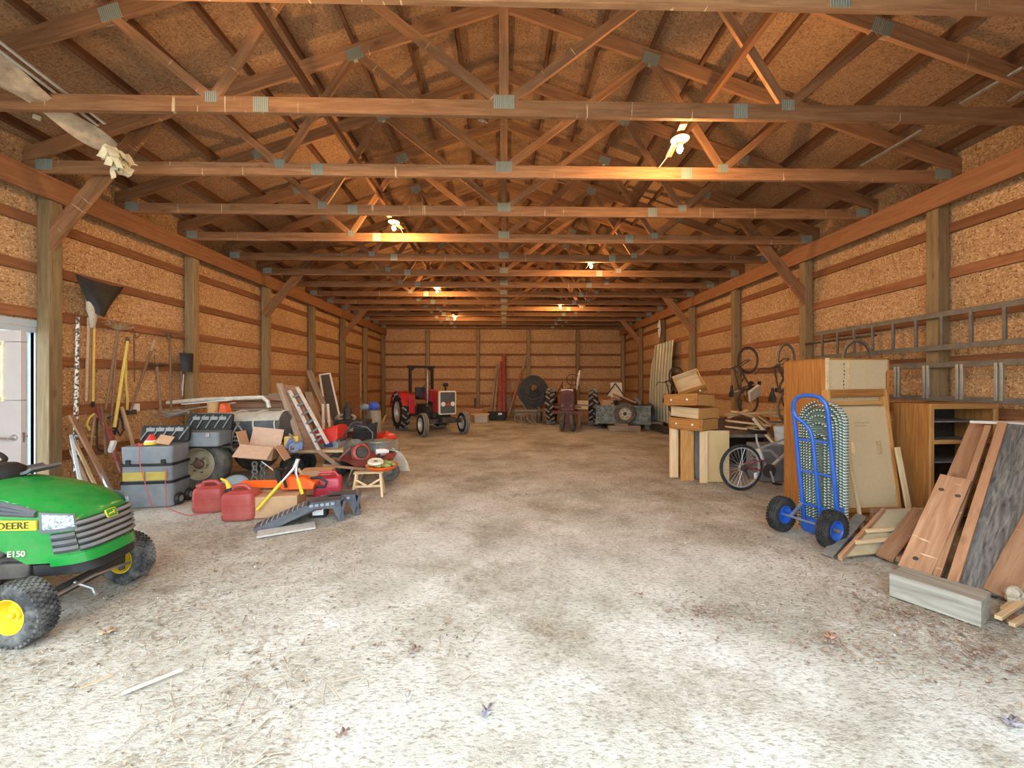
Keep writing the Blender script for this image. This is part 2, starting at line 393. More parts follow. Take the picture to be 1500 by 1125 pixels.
# walls (the front of the barn stands open behind the camera)
wl = MB()
for y0, y1, z0, z1 in ((.46, 4.1, -.1, 4.54), (5.05, 19.2, -.1, 4.54), (4.1, 5.05, 2.24, 4.54)): wl.box((-HW - .02, (y0 + y1) / 2, (z0 + z1) / 2), (.04, y1 - y0, z1 - z0))
wl = struct(wl.build('wall_left', M_osb))
wr = struct(MB().box((HW + .02, 9.83, 2.22), (.04, 18.74, 4.64)).build('wall_right', M_osb))
wf = MB()
for poly in ([(2.9, -.1), (HW, -.1), (HW, 4.5), (2.9, 4.5)], [(-HW, -.1), (-5.2, -.1), (-5.2, 4.5), (-HW, 4.5)], [(-5.2, 4.0), (2.9, 4.0), (2.9, 4.5), (-5.2, 4.5)], [(-HW, 4.5), (HW, 4.5), (0, 6.45)]): wf.prism(poly, .04, Matrix.Translation((0, .5, 0)) @ Matrix.Rotation(PI / 2, 4, 'X'))
struct(wf.build('wall_front', M_osb))
wb = MB(); wb.prism([(-HW, -.1), (HW, -.1), (HW, 4.5), (0, 6.45), (-HW, 4.5)], .04, Matrix.Translation((0, YB + .04, 0)) @ Matrix.Rotation(PI / 2, 4, 'X'))
wb = struct(wb.build('wall_back', M_osb))
GZ = [.65, 1.24, 1.88, 2.46, 3.02, 3.6]
for z in GZ:
    if z < 2.2:
        bar('girt', (-HW + .02, .5, z), (-HW + .02, 4.02, z), .04, .125, M_girt, wl); bar('girt', (-HW + .02, 5.14, z), (-HW + .02, YB, z), .04, .125, M_girt, wl)
    else: bar('girt', (-HW + .02, .5, z), (-HW + .02, YB, z), .04, .125, M_girt, wl)
    bar('girt', (HW - .02, .5, z), (HW - .02, YB, z), .04, .125, M_girt, wr)
for z in (.5, 1.11, 1.76, 2.36, 2.95, 3.56): bar('girt', (-HW + .05, YB - .02, z), (HW - .05, YB - .02, z), .04, .11, M_girt, wb)
# posts
PY = [5.12 + 2.28 * k for k in range(-2, 6)] + [18.98]
for side, s in (('left', -1), ('right', 1)):
    vis = 0
    for i, y in enumerate(PY):
        if y < 3 : continue
        where = 'standing in the corner by the back wall' if i == 8 else 'counted from the open front'
        o = bar('wall_post', (s * (HW - .115), y, 0), (s * (HW - .115), y, 4.1), .15, .15, M_post, up=(0, 1, 0), bev=.006)
        tag(o, f'{ordinal(vis)} square wooden post of the {side} wall, {where}', 'post', 'wall posts'); vis += 1
    o = bar('header_beam', (s * (HW - .215), .5, 4.0), (s * (HW - .215), YB, 4.0), .05, .28, M_hdr)
    tag(o, f'long reddish header plank under the truss ends of the {side} wall', 'beam')
for i, px in enumerate((627, 700, 774, 846)):
    x = AY(px, 550, YB - .1).x
    o = bar('wall_post', (x, YB - .115, 0), (x, YB - .115, 4.14), .16, .15, M_post, up=(0, 1, 0), bev=.006)
    tag(o, ['square post on the back wall above the red tractor canopy', 'square post on the back wall between tractor and red panels', 'square dark post on the back wall behind the hose coil', 'square dark post on the back wall behind the old tractor'][i], 'post', 'back wall posts')
# roof: two planes of strand board with purlins
PK = 6.2            # underside of the truss tops at the ridge
SL = (PK - 4.26) / HW
def roofz(x): return PK - abs(x) * SL
for side, s in (('left', -1), ('right', 1)):
    m = MB(); t = .30
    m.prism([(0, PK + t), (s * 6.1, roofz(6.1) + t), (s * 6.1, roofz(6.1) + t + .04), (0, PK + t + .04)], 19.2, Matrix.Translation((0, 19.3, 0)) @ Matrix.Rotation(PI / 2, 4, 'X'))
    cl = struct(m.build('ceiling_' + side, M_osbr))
    for k in range(1, 10):
        x = s * .62 * k; z = roofz(x) + t - .055
        bar('purlin', (x, .5, z), (x, 19.1, z), .045, .13, M_purlin, cl, up=(s * SL, 0, 1))
    if s > 0: bar('ridge_board', (0, .5, PK + .2), (0, 19.1, PK + .2), .05, .2, M_purlin, cl)
# trusses
M_plate = stripes('gusset plate', (.30, .36, .31), (.50, .56, .49), 0, 55., .45, .5, .4, .6)
TY = [2.68 + 1.138 * k for k in range(15)]
def make_truss():
    t = E('roof_truss', '', 'truss', (0, TY[0], 0), group='roof trusses')
    b = bar('bottom_chord', (-HW + .02, 0, H + .075), (HW - .02, 0, H + .075), .045, .15, M_truss, t)
    for s in (-1, 1):
        bar('top_chord', (s * (HW + .1), 0, roofz(HW + .1) + .095), (0, 0, PK + .095), .04, .17, M_truss, t)
        for (x0, z0), (x1, z1) in (((.03, H + .13), (1.82, roofz(1.82) + .06)), ((2.74, H + .13), (1.84, roofz(1.84) + .06)), ((2.74, H + .13), (3.67, roofz(3.67) + .06)), ((4.35, H + .14), (4.35, roofz(4.35) + .06)) ):
            if x0 == 4.35: continue
            bar('web', (s * x0, .002, z0), (s * x1, .002, z1), .038, .09, M_truss, t, up=(0, 1, 0)) if False else bar('web', (s * x0, .002, z0), (s * x1, .002, z1), .038, .09, M_truss, t)
        for px_, pz in ((2.74, H + .14), (2.28, H + .075), (1.83, roofz(1.83) + .05), (3.67, roofz(3.67) + .08), (5.55, H + .1)):
            w, h = (.14, .14) if px_ == 2.28 else ((.12, .1) if px_ == 2.74 else (.2, .14))
            if px_ == 5.55: w, h = .2, .13
            bx('gusset_plate', (s * px_, 0, pz), (w, .052, h), M_plate, t, 0, rot=(0, (s * math.atan(SL) if pz > H + .3 else 0), 0))
    bar('king_post', (0, 0, H + .15), (0, 0, PK + .05), .038, .09, M_truss, t, up=(1, 0, 0))
    bx('gusset_plate', (0, 0, H + .13), (.2, .052, .13), M_plate, t, 0)
    return t
tr = make_truss()
for i, y in enumerate(TY):
    o = tr if i == 0 else dup(tr, (0, y, 0))
    o['label'] = ('roof truss right overhead at the open front, only its bottom edge showing' if i == 0 else 'last roof truss lying against the back wall' if i == 14 else f'{ordinal(i)} wooden roof truss counted from the open front')
    if i == 0: o['label'] = 'nearest wooden roof truss overhead, cut by the top of the picture'
# long braces running through the webs
for s, x, z in ((-1, 2.13, 4.82), (1, 2.33, 4.82)):
    o = bar('truss_brace', (s * x, 2, z), (s * x, 18.6, z), .05, .09, M_purlin); o.location.x += 0
    tag(o, f'long thin brace board running lengthwise through the truss webs, {"left" if s < 0 else "right"} of the ridge', 'brace')
# knee braces post -> truss
kb = []
for s, pl in ((-1, [(5.02, 3.28, 1.3), (9.57, 3.2, 1.2), (14.1, 3.2, 1.2)]), (1, [(7.3, 3.1, 1.3), (11.85, 3.15, 1.2), (16.4, 3.2, 1.1)])):
    for i, (y, z, w) in enumerate(pl):
        yy = y + .07
        o = bar('knee_brace', (s * (HW - .1), yy - .02, z), (s * (HW - .1 - w), yy - .02, z + w * 1.22), .045, .19, M_truss)
        tag(o, f'{["nearest", "middle", "farthest"][i]} slanting knee brace from a {"left" if s < 0 else "right"} wall post up to a truss', 'brace', 'knee braces')
# light bulbs
M_bulb = emis('glowing bulb', (1., .62, .22), 60.)
M_sock = mat('cream porcelain', (.72, .66, .42), .4)
BL = [(996, 218, 'hanging under the second truss, nearest on the right'), (577, 334, 'nearest on the left of the ridge'), (866, 390, 'second along the right row'), (640, 427, 'second along the left row'), (821, 450, 'farthest of the right row'), (666, 467, 'farthest of the left row')]
bulb0 = None
BL.append((0, 0, 'nearest the open front doorway'))
for px, py, lb in BL:
    x = 1.9 if px > 738 else -1.86
    p = AX(px, py, x) if px else V((x, 2.1, 4.12)); p.z = min(p.z, 4.3)
    if bulb0 is None:
        t = E('light_bulb', '', 'lamp', p, group='bare bulbs under the trusses')
        m = MB(); m.lathe([(.0, .115), (.085, .115), (.095, .1), (.06, .075), (.03, .06), (.03, .03), (0, .03)], n=20); m.build('socket', M_sock, t)
        m = MB(); m.lathe([(0, -.045), (.018, -.04), (.03, -.022), (.033, 0), (.026, .022), (.015, .04), (.013, .055)], n=16); m.build('bulb', M_bulb, t)
        m = MB(); m.bar((-.05, -.2, .15), (.04, .4, .15), .07, .03); m.build('mounting_board', M_truss, t)
        m = MB(); m.tube([(-.02, 0, .14), (-.03, .15, .12), (.02, .35, .13), (.01, .6, .125)], .006, 6); m.build('cable', M_white, t)
        bulb0 = t
        ld = bpy.data.lights.new('bulb_glow', 'POINT'); ld.energy = 62; ld.color = (1, .55, .22); ld.shadow_soft_size = .035
        lo = bpy.data.objects.new('bulb_glow', ld); COL.objects.link(lo); lo.parent = t; lo.location = (0, 0, -.1)
    else: t = dup(bulb0, p)
    t['label'] = 'glowing bare bulb in a porcelain socket, ' + lb
# hanging torn panel, gutter and crumpled lining up on the left
M_alum2 = mat('pale sheet metal', (.62, .6, .55), .45, .5, var=.15, dust=.3)
p0, p1 = AX(-60, 60, -3.6), AX(172, 196, -3.6)
a, b_ = AX(-40, 40, -4.3), AX(155, 200, -4.3)
mb = MB(); d = V((0, 0, -.04))
q = [AX(-30, 60, -4.2), AX(0, 72, -4.2), AX(70, 120, -4.2), AX(130, 172, -4.2), AX(172, 212, -4.2)]
mb.sheet(lambda u, v: (lambda p: (p.x - .26 * v * (1 - .5 * u), p.y, p.z - .10 * v + .03 * math.sin(u * 9 + v * 4)))(q[0].lerp(q[4], u)), 24, 6, .006)
o = mb.build('fallen_ceiling_strip', mat('torn pale lining', (.42, .32, .22), .8, var=.5, scale=7, dust=.4, dustc=(.55, .48, .38))); tag(o, 'torn pale lining strip hanging from the roof at upper left', 'lining')
dd = (q[4] - q[0])
t = E('metal_track', 'pair of thin pale metal channels slanting along the torn lining strip', 'channel', q[0])
m = MB(); m.bar((.02, 0, .03), tuple(dd * .8 + V((.02, 0, .03))), .03, .012); m.build('channel', M_alum2, t)
m = MB(); m.bar((.09, 0, .05), tuple(dd * .8 + V((.09, 0, .05))), .03, .012); m.build('channel', M_alum2, t)
mb = MB(); c = AX(168, 234, -4.2)
for k in range(12):
    a = RN.uniform(0, 6.28); r_ = RN.uniform(.02, .10)
    mb.sheet(lambda u, v, a=a, r_=r_: (c.x + r_ * math.cos(a) + (u - .5) * .13 + .03 * math.sin(7 * v + a), c.y + r_ * math.sin(a) + (v - .5) * .12, c.z + RN.uniform(-.012, .012) + .07 * math.sin(a * 3) + .06 * math.sin(5 * u + a)), 4, 4, .004)
mb.sheet(lambda u, v: (c.x - .06 + .05 * u + .01 * math.sin(v * 8), c.y + .02, c.z - v * .2 + .02 * u), 2, 6, .004)
o = mb.build('crumpled_insulation', mat('yellowed paper', (.72, .66, .45), .9, var=.2)); tag(o, 'crumpled yellowish paper clump hanging at the end of the torn lining', 'insulation')
d_ = ray(54, 172); t_ = (PK + .27 - CH) / (d_.z - SL * d_.x); o = bx('paper_scrap', (d_.x * t_, d_.y * t_, CH + d_.z * t_), (.07, .02, .055), MATS['yellowed paper'], rot=(.2, .3, .4)); tag(o, 'small pale paper scrap stuck under the roof beside the torn lining', 'scrap')
# pale metal conduits under the right roof slope
for i, (pa, pb, z, lb) in enumerate((((1262, 243), (1352, 190), 4.55, 'thin pale metal strip under the right roof slope, the inner one'), ((1408, 152), (1500, 98), 4.6, 'thin pale metal strip under the right roof slope, the outer one'), ((1480, 148), (1500, 134), 4.45, 'short pale metal strip end at the far right under the roof'))):
    p, q2 = G(*pa, z), G(*pb, z)
    o = bar('metal_strip', p, q2, .05, .02, M_galv); tag(o, lb, 'strip')
o = MB().lathe([(0, .0), (.07, .0), (.09, .03), (.085, .07), (.05, .11), (0, .125)], n=20).build('roof_dome', mat('shiny metal', (.5, .48, .46), .2, .9), loc=AY(706, 180, 5.6)); o.rotation_euler = (.5, .2, 0)
tag(o, 'small shiny metal dome hanging under the roof left of the ridge', 'dome')
# side door on the left, standing open
d1 = MB()
for c, d_ in (((-HW - .06, 4.06, 1.1), (.16, .08, 2.28)), ((-HW - .06, 5.09, 1.1), (.16, .08, 2.28)), ((-HW - .06, 4.575, 2.26), (.16, 1.11, .08))): d1.box(c, d_)
for c, d_ in (((-HW + .012, 5.14, 1.1), (.03, .1, 2.28)), ((-HW + .012, 4.575, 2.33), (.03, 1.2, .09)), ((-HW - .10, 5.04, 1.1), (.03, .03, 2.2))): d1.box(c, d_)
M_door = mat('white door paint', (.50, .455, .445), .5, var=.04, dust=.15)
M_trimw = mat('pale blue white trim', (.46, .53, .57), .5, var=.05)
dr = struct(d1.build('door_1', M_trimw, bev=.004))
bx('strike_plate', (-HW + .03, 5.09, 1.05), (.012, .03, .08), M_steel, dr)
dw, dh = .91, 2.2
leaf = E('door_leaf', 'white entry door with a small window standing open at the left wall', 'door', (-HW + .02, 4.12, 0), rad(2))
m = MB()
for c, d_ in (((dw / 2, 0, .72), (dw, .045, 1.42)), ((.14, 0, 1.72), (.28, .045, .6)), ((dw - .085, 0, 1.72), (.17, .045, .6)), ((dw / 2, 0, 2.07), (dw, .045, .12))): m.box(c, d_)
m.build('slab', M_door, leaf)
m = MB()
for c, d_ in (((.51, -.03, 1.435), (.5, .025, .05)), ((.51, -.03, 2.0), (.5, .025, .05)), ((.28, -.03, 1.72), (.05, .025, .6)), ((.73, -.03, 1.72), (.05, .025, .6))): m.box(c, d_)
m.build('window_frame', mat('cream plastic', (.74, .68, .5), .5), leaf, bev=.006)
gl = mat('door glass', (.85, .9, .85), .05, trans=.95, var=.02, bump=0); bx('glass', (.51, 0, 1.72), (.45, .008, .56), gl, leaf, 0)
for s in (-1, 1):
    m = MB(); m.lathe([(0, 0), (.032, 0), (.03, .012), (.014, .016), (.012, .06), (0, .06)], (dw - .06, s * .022, 1.05), (0, s, 0), 16); m.tube([(dw - .06, s * .078, 1.05), (dw - .1, s * .08, 1.05), (dw - .17, s * .075, 1.047)], .01, 8)
    m.build('lever_handle', M_steel, leaf)
bx('latch_plate', (dw, 0, 1.05), (.006, .025, .1), M_steel, leaf, 0)
d2 = MB()
for k in range(11): d2.box((-HW + .055, 15.22, .13 + .21 * k), (.03, 1.75, .20))
d2 = struct(d2.build('door_2', M_brownw, bev=.004))
for y in (14.33, 16.08): bar('jamb', (-HW + .07, y, 0), (-HW + .07, y, 2.46), .06, .09, M_pine if y > 15 else M_post, d2, up=(0, 1, 0))
bar('door_rail', (-HW + .07, 14.3, 2.44), (-HW + .07, 16.1, 2.44), .05, .14, M_girt, d2)
# ---------------------------------------------------------------- light
w = bpy.data.worlds.new('world'); SC.world = w; w.use_nodes = True
bg = w.node_tree.nodes['Background']
bg.inputs[0].default_value = (.79, .92, 1.0, 1); bg.inputs[1].default_value = 3.85
SC.view_settings.view_transform = 'Standard'; SC.view_settings.look = 'None'; SC.view_settings.gamma = 1; SC.view_settings.exposure = .82
# ================================================================ left side
M_green = mat('green paint', (.010, .215, .034), .22, var=.1, bump=0, dust=.12, dustc=(.3, .3, .2), spec=.6)
M_dgrey = mat('charcoal plastic', (.085, .09, .10), .45, var=.15, bump=.03, dust=.25, dustc=(.25, .24, .22))
M_lens = mat('clear headlamp', (.30, .33, .36), .25, .2, var=.8, scale=55)
M_ylw = mat('bright yellow', (.72, .49, .025), .4, var=.06, bump=0)
# ---- riding mower, nose towards +X
a_, b_ = G(30, 943), G(186, 851)
ctr = (a_ + b_) / 2; dv = b_ - a_
mow = E('riding_mower', 'green riding lawn mower with yellow wheels at the left edge', 'mower', (ctr.x, ctr.y, 0), math.atan2(dv.y, dv.x) - PI / 2)
def plan(t, w=.275):
    s = 1 if t > 0 else -1; a = abs(t)
    if a > .5: return (-.06 - (a - .5) / .5 * .62, s * w)
    q = a / .5 * PI / 2
    return (-.06 + .27 * math.cos(q) ** .62 if math.cos(q) > 1e-6 else -.06, s * w * math.sin(q) ** .55 if q > 0 else 0)
def ztop(x):    # crown height of the hood along x
    for (x0, z0), (x1, z1) in zip(((-.7, .955), (-.4, .945), (-.2, .905), (-.05, .855), (.08, .795), (.25, .70)), ((-.4, .945), (-.2, .905), (-.05, .855), (.08, .795), (.25, .70), (.4, .62))):
        if x <= x1: return z0 + (z1 - z0) * (x - x0) / (x1 - x0)
    return .62
def MS(t, z, off=0.):
    x, y = plan(t, .275 + off)
    k = max(0, (x + .06) / .27)
    x += off * k - (z - .5) * .22 * k; y *= 1 - max(0, .62 - z) * .35 - max(0, z - .7) * .3
    return (x, y, z)
def zb(t): return .43 + max(0, -.10 - plan(t)[0]) * .75
def zs(t): return ztop(plan(t)[0]) - .06
m = MB(); m.sheet(lambda u, v: MS(-1 + 2 * u, zb(-1 + 2 * u) + (zs(-1 + 2 * u) - zb(-1 + 2 * u)) * v), 64, 12)
def crown(u, v):
    x = -.68 + u * (.21 + .68); s = -1 + 2 * v
    # width of the plan at this x
    k = max(0., (x + .06) / .27); yw = .275 * (max(0, 1 - min(1, k) ** 3.2)) ** .3
    zc = ztop(x); zs_ = zc - .06
    yw *= 1 - max(0, zs_ - .7) * .3
    xx = x - max(0, k) * (zs_ - .5) * .22
    return (xx, yw * s, zs_ + (zc - zs_) * (1 - abs(s) ** 2.6))
m.sheet(crown, 30, 16)
bmesh.ops.remove_doubles(m.bm, verts=m.bm.verts[:], dist=.004)
hood = m.build('hood', M_green, mow, fix=True, ang=50)
def patch(name, t0, t1, z0, z1, off, m_, par=mow, n=14, nz=4, ribs=None, rz=.012, rm=None):
    q = MB(); f0 = z0 if callable(z0) else (lambda t: z0); f1 = z1 if callable(z1) else (lambda t: z1)
    q.sheet(lambda u, v: MS(t0 + (t1 - t0) * u, f0(t0 + (t1 - t0) * u) * (1 - v) + f1(t0 + (t1 - t0) * u) * v, off), n, nz, .012)
    base = None
    if rm: base = q.build(name, m_, par, ang=40); q = MB(); par, name, m_ = base, name + '_slats', rm
    for k in range(ribs or 0):
        f = (k + .5) / ribs
        q.sheet(lambda u, v: (lambda t: MS(t, f0(t) * (1 - f) + f1(t) * f + (v - .5) * rz * 2, off + .016 * (1 - abs(2 * v - 1))))(t0 + (t1 - t0) * u), n, 4, .01)
    o = q.build(name, m_, par, ang=40); return base or o
patch('grille', -.225, .225, .485, .69, .008, M_black, ribs=5, rz=.0135, rm=mat('grey grille plastic', (.15, .165, .175), .5, dust=.25))
for s in (-1, 1):
    patch('side_vent', s * .235, s * .40, .495, .625, .007, M_black, ribs=3, rz=.0145, rm=M_dgrey)
    patch('headlight', s * .22, s * .44, lambda t: .65 + .02 * abs(t), lambda t: .725 + .14 * (abs(t) - .22), .009, M_lens)
    patch('headlight_surround', s * .205, s * .46, .635, lambda t: .737 + .14 * (abs(t) - .22), .005, M_dgrey)
    st = patch('yellow_stripe', s * .475, s * .99, lambda t: .66 + .05 * (abs(t) - .5), lambda t: .72 + .06 * (abs(t) - .5), .004, M_ylw)
    patch('hood_vent', s * .48, s * .98, lambda t: .75 + .05 * (abs(t) - .5), lambda t: zs(t) - .01, .004, M_black, ribs=3, rz=.009, rm=M_dgrey)
patch('bumper', -.44, .44, .41, .475, .012, M_green, nz=3)
patch('lower_bumper', -.5, .5, .345, .42, .0, M_black)
def side_text(s, size, x, z, m_, y=-.2945):
    M = Matrix(((1, 0, 0, x), (0, 0, -1, y), (0, 1, 0, z), (0, 0, 0, 1)))
    return lettering('lettering', s, size, m_, mow, M)
side_text('JOHN DEERE', .062, -.225, .692, mat('decal black', (.03, .05, .02), .4, bump=0))
side_text('E150', .052, -.14, .505, mat('decal cream', (.85, .84, .6), .4, bump=0), -.272)
# badge on the nose: green plate, yellow rim, leaping deer
Mb = Matrix.Translation((.190, 0, .672)) @ Matrix.Rotation(PI / 2, 4, 'Z') @ Matrix.Rotation(rad(68), 4, 'X')
def rrect(w, h, r, n=5):
    return [(sx * (w / 2 - r) + r * math.cos(a), sy * (h / 2 - r) + r * math.sin(a)) for sx, sy, a0 in ((1, 1, 0), (-1, 1, 90), (-1, -1, 180), (1, -1, 270)) for a in [rad(a0 + 90 * i / n) for i in range(n + 1)]]
bd = MB().prism(rrect(.085, .062, .014), .008, Mb).build('badge', M_ylw, mow)
MB().prism(rrect(.077, .054, .011), .002, Mb @ Matrix.Translation((0, 0, .0075))).build('badge_field', M_green, bd)
deer = [(-.03, -.004), (-.02, .002), (-.012, .003), (.006, .003), (.012, .008), (.014, .018), (.018, .012), (.026, .010), (.022, .005), (.018, .002), (.014, -.004), (.026, -.008), (.013, -.010), (.004, -.006), (-.012, -.006), (-.02, -.010), (-.033, -.014), (-.024, -.006)]
MB().prism(deer, .002, Mb @ Matrix.Translation((0, 0, .009))).build('badge_deer', M_ylw, bd)
m = MB()
for x in (-1.25,): pass
def turf_wheel(x, y, R_, w, ri, steer, nb, out):
    ax = (math.sin(steer) * out, -math.cos(steer) * 1, 0)
    ax = V((math.sin(steer), math.cos(steer), 0)) * out
    c = (x, y, R_)
    t = blocks(tyre(MB(), c, ax, R_ - .008, w, ri), c, ax, R_ - .006, w * .9, nb, 6, .009).build('wheel', mat('dusty turf tyre', (.035, .035, .036), .85, var=.3, scale=18, dust=.75, dustc=(.23, .225, .21), spec=.25), mow)
    rm = rimdisc(MB(), c, ax, ri * 1.0, w * .8, .012, hub=.34); rm.build('rim', M_ylw, t)
    rimdisc(MB(), c, -ax, ri * 1.0, w * .8, -.01, hub=.3).build('rim', M_ylw, t)
    cc = V(c) + ax * w * .3
    MB().sph(cc, ri * .2, (1, 1, 1), 12).build('hub_cap', M_ylw, t)
tk = dv.length / 2
turf_wheel(0, -tk, .195, .155, .10, rad(10), 36, -1); turf_wheel(0, tk, .195, .155, .10, rad(10), 36, 1)
turf_wheel(-1.22, -.36, .27, .24, .13, 0, 44, -1); turf_wheel(-1.22, .36, .27, .24, .13, 0, 44, 1)
m = MB(); m.bar((0, -tk + .06, .2), (0, tk - .06, .2), .05, .06); m.cyl((0, -tk + .05, .12), (0, -tk + .05, .3), .02); m.cyl((0, tk - .05, .12), (0, tk - .05, .3), .02); m.bar((-.6, 0, .34), (.1, 0, .34), .26, .08); m.build('front_axle', M_dark, mow)
m = MB(); m.tube([(.07, -tk + .12, .22), (.10, -.02, .24), (.09, tk - .1, .19)], .011); m.tube([(.06, -.12, .24), (.16, -.1, .18), (.2, -.13, .15)], .012); m.build('tie_rod', M_steel, mow)
m = MB(); m.box((-.38, 0, .5), (.42, .38, .36)); m.cyl((-.3, -.19, .55), (-.3, -.25, .55), .09); m.box((-.2, -.21, .38), (.2, .06, .1)); m.box((-.45, -.2, .33), (.3, .1, .05), (.1, .2, .3)); m.build('engine', M_dark, mow, .01)
m = MB(); m.lathe([(0, .2), (.30, .2), (.40, .18), (.42, .10), (.40, .09)], (-.72, 0, .03), n=28); m.build('mower_deck', mat('deck olive', (.28, .27, .08), .5, dust=.5), mow)
m = MB(); m.box((-.86, 0, .45), (.36, .5, .04)); m.box((-.70, 0, .62), (.1, .42, .4)); m.build('frame_tunnel', M_green, mow, .01)
m = MB(); m.sheet(lambda u, v: (-1.5 + .62 * u, -.48 + .96 * v, .62 - .12 * (2 * v - 1) ** 6 - .05 * (u ** 4)), 10, 14, .02); m.build('rear_fender', M_green, mow)
m = MB(); m.sph((-1.25, 0, .76), .2, (1.1, 1.1, .3)); m.sph((-1.43, 0, .92), .2, (.3, 1.05, .9)); m.build('seat', M_ylw, mow)
m = MB(); m.loft([[(-.56 + r * math.cos(a), .9 * r * math.sin(a) * 1.15, z) for a in [2 * PI * i / 24 for i in range(24)]] for r, z in ((.14, .90), (.165, .955), (.16, 1.0), (.12, 1.03), (.04, 1.04))]); m.build('dash', M_black, mow)
m = MB(); m.sheet(lambda u, v: (-.46 + .12 * u, .02 + .22 * v, .97 + .03 * (2 * u - 1) ** 2), 5, 5, .02); m.build('dash_tray', M_dgrey, mow)
m = MB(); c = V((-.73, 0, 1.09)); X = V((.94, 0, -.34)) ; m.tube([c + X * .19 * math.cos(2 * PI * i / 32) + V((0, 1, 0)) * .19 * math.sin(2 * PI * i / 32) for i in range(32)], .016, 8, True); m.tube([c + X * .19, c, c - X * .1 + V((0, .16, 0))], .014); m.tube([c, c - X * .1 - V((0, .16, 0))], .014); m.tube([c, (-.66, 0, .98)], .018); m.build('steering_wheel', M_black, mow)

# ---- tools on and along the left wall
LX = -5.66
def W(px, py, X=LX): return AX(px, py, X)
M_hand = wood('ash handle', (.42, .28, .15), (.58, .42, .26), sc=(1, 20, 20))
M_hdark = wood('old handle', (.20, .12, .07), (.32, .21, .13), sc=(1, 20, 20))
M_hyel = mat('yellow handle', (.72, .52, .12), .5, var=.1)
def handle(name, a, b, r, m_, r2=None):
    a, b = V(a), V(b); n = 7
    return rod(name, [a.lerp(b, i / n) for i in range(n + 1)], [r + ((r2 or r) - r) * i / n for i in range(n + 1)], m_)
def base_of(*pts): return min((V(p) for p in pts), key=lambda p: p.z)
def tool(name, label, cat, parts, loc): return wrap(name, label, cat, loc, parts)
# snow pusher: wide black scoop with yellow pole
a, b = W(137, 468), W(136, 592)
p00, p10, p01, p11 = W(104, 401), W(176, 420), W(128, 455), W(145, 462)
m = MB(); m.sheet(lambda u, v: (lambda p: (p.x + .05 + .16 * math.sin(PI * u) * (1 - v * .5) * (.5 + .5 * v), p.y, p.z - .05 * math.sin(PI * u)))(V(p00).lerp(V(p10), u).lerp(V(p01).lerp(V(p11), u), v)), 14, 10, .008)
tool('snow_shovel', 'wide black snow pusher hung upside down high on the left wall, yellow pole', 'shovel', [m.build('blade', M_black), handle('handle', W(138, 452), b, .017, M_hyel), handle('ferrule', W(138, 458), W(137, 478), .02, M_rust), handle('grip', W(136, 588), W(136, 596), .02, M_black)], b)
# two paddles in a pale sleeve
a, b = W(131, 436), W(131, 470)
m = MB(); m.loft([[(p.x + .05 + .03 * math.cos(t), p.y + r * math.cos(t), p.z + 0 * r) if False else (p.x + .05 + r * .5 * math.sin(t), p.y + r * math.cos(t), p.z) for t in [2 * PI * i / 16 for i in range(16)]] for p, r in ((W(131, 434), .05), (W(131, 439), .085), (W(131, 455), .09), (W(131, 463), .06), (W(130, 480), .03))])
tool('post_paddle', 'pair of brown poles with a pale cloth-wrapped head on the left wall', 'poles', [m.build('wrapped_head', mat('dirty canvas', (.5, .45, .36), .95, scale=20)), handle('pole', W(130, 465), W(126, 588), .017, M_hand), handle('pole', W(133, 465), W(131, 590), .019, M_brownw)], W(128, 590))
# birch-like peeled pole, blotched white
m = mat('blotched bark', (.16, .12, .09), .9, var=.4, scale=30)
nt = m.node_tree; rr = [n for n in nt.nodes if n.type == 'VALTORGB'][0]; rr.color_ramp.elements[0].position = .46; rr.color_ramp.elements[1].position = .52; rr.color_ramp.elements[1].color = (.78, .74, .66, 1)
o = rod('bark_pole', [W(114, 464, -5.5), W(113, 520, -5.52), W(112, 575, -5.5), W(111, 622, -5.5), W(112, 690, -5.4)], [.018, .02, .022, .024, .026], m, n=10); tag(o, 'dark pole blotched with white peeling paint right beside the door post', 'pole')
# rake with straw head
m = MB(); c = W(171, 477)
for k in range(46):
    q = RN.uniform(-.2, .2); m.tube([c + V((.02, q * .3, -.06)), c + V((.03 + RN.uniform(-.02, .06), q, RN.uniform(-.02, .05))), c + V((RN.uniform(0, .1), q * 1.25, RN.uniform(-.03, .07)))], .003, 4)
tool('straw_broom', 'straw headed broom hung upside down on the left wall with two dark handles', 'broom', [m.build('bristles', mat('straw', (.42, .33, .2), .9)), handle('handle', W(173, 482), W(155, 600), .016, M_hdark), handle('handle', W(172, 484), W(163, 618), .015, M_hdark)], W(160, 618))
m = MB(); m.lathe([(.03, -.02), (.035, 0), (.02, .06), (.016, .08)], W(187, 501), W(186, 495) - W(187, 501), 12)
tool('long_yellow_tool', 'long yellow handled tool leaning across the left wall', 'tool', [handle('handle', W(187, 500, -5.58), W(167, 630, -5.5), .02, M_hyel), m.build('head', M_rust), handle('grip', W(168, 626, -5.5), W(166.5, 637, -5.5), .024, M_black)], W(166.5, 637, -5.5))
m = MB(); c = W(187, 604); m.box(c + V((.02, 0, 0)), (.05, .2, .07)); m.prism([(-.1, -.035), (-.17, -.07), (-.17, .07), (-.1, .035)], .03, Matrix.Translation(c + V((.035, 0, 0))) @ Matrix.Rotation(-PI / 2, 4, 'Y') @ Matrix.Rotation(PI / 2, 4, 'Z'))
tool('axe', 'curved pale handled axe hanging head down on the left wall', 'axe', [rod('handle', [W(184, 528), W(184.5, 560), W(187, 585), W(186, 604)], [.02, .016, .017, .018], M_hyel), m.build('axe_head', M_dark)], c)
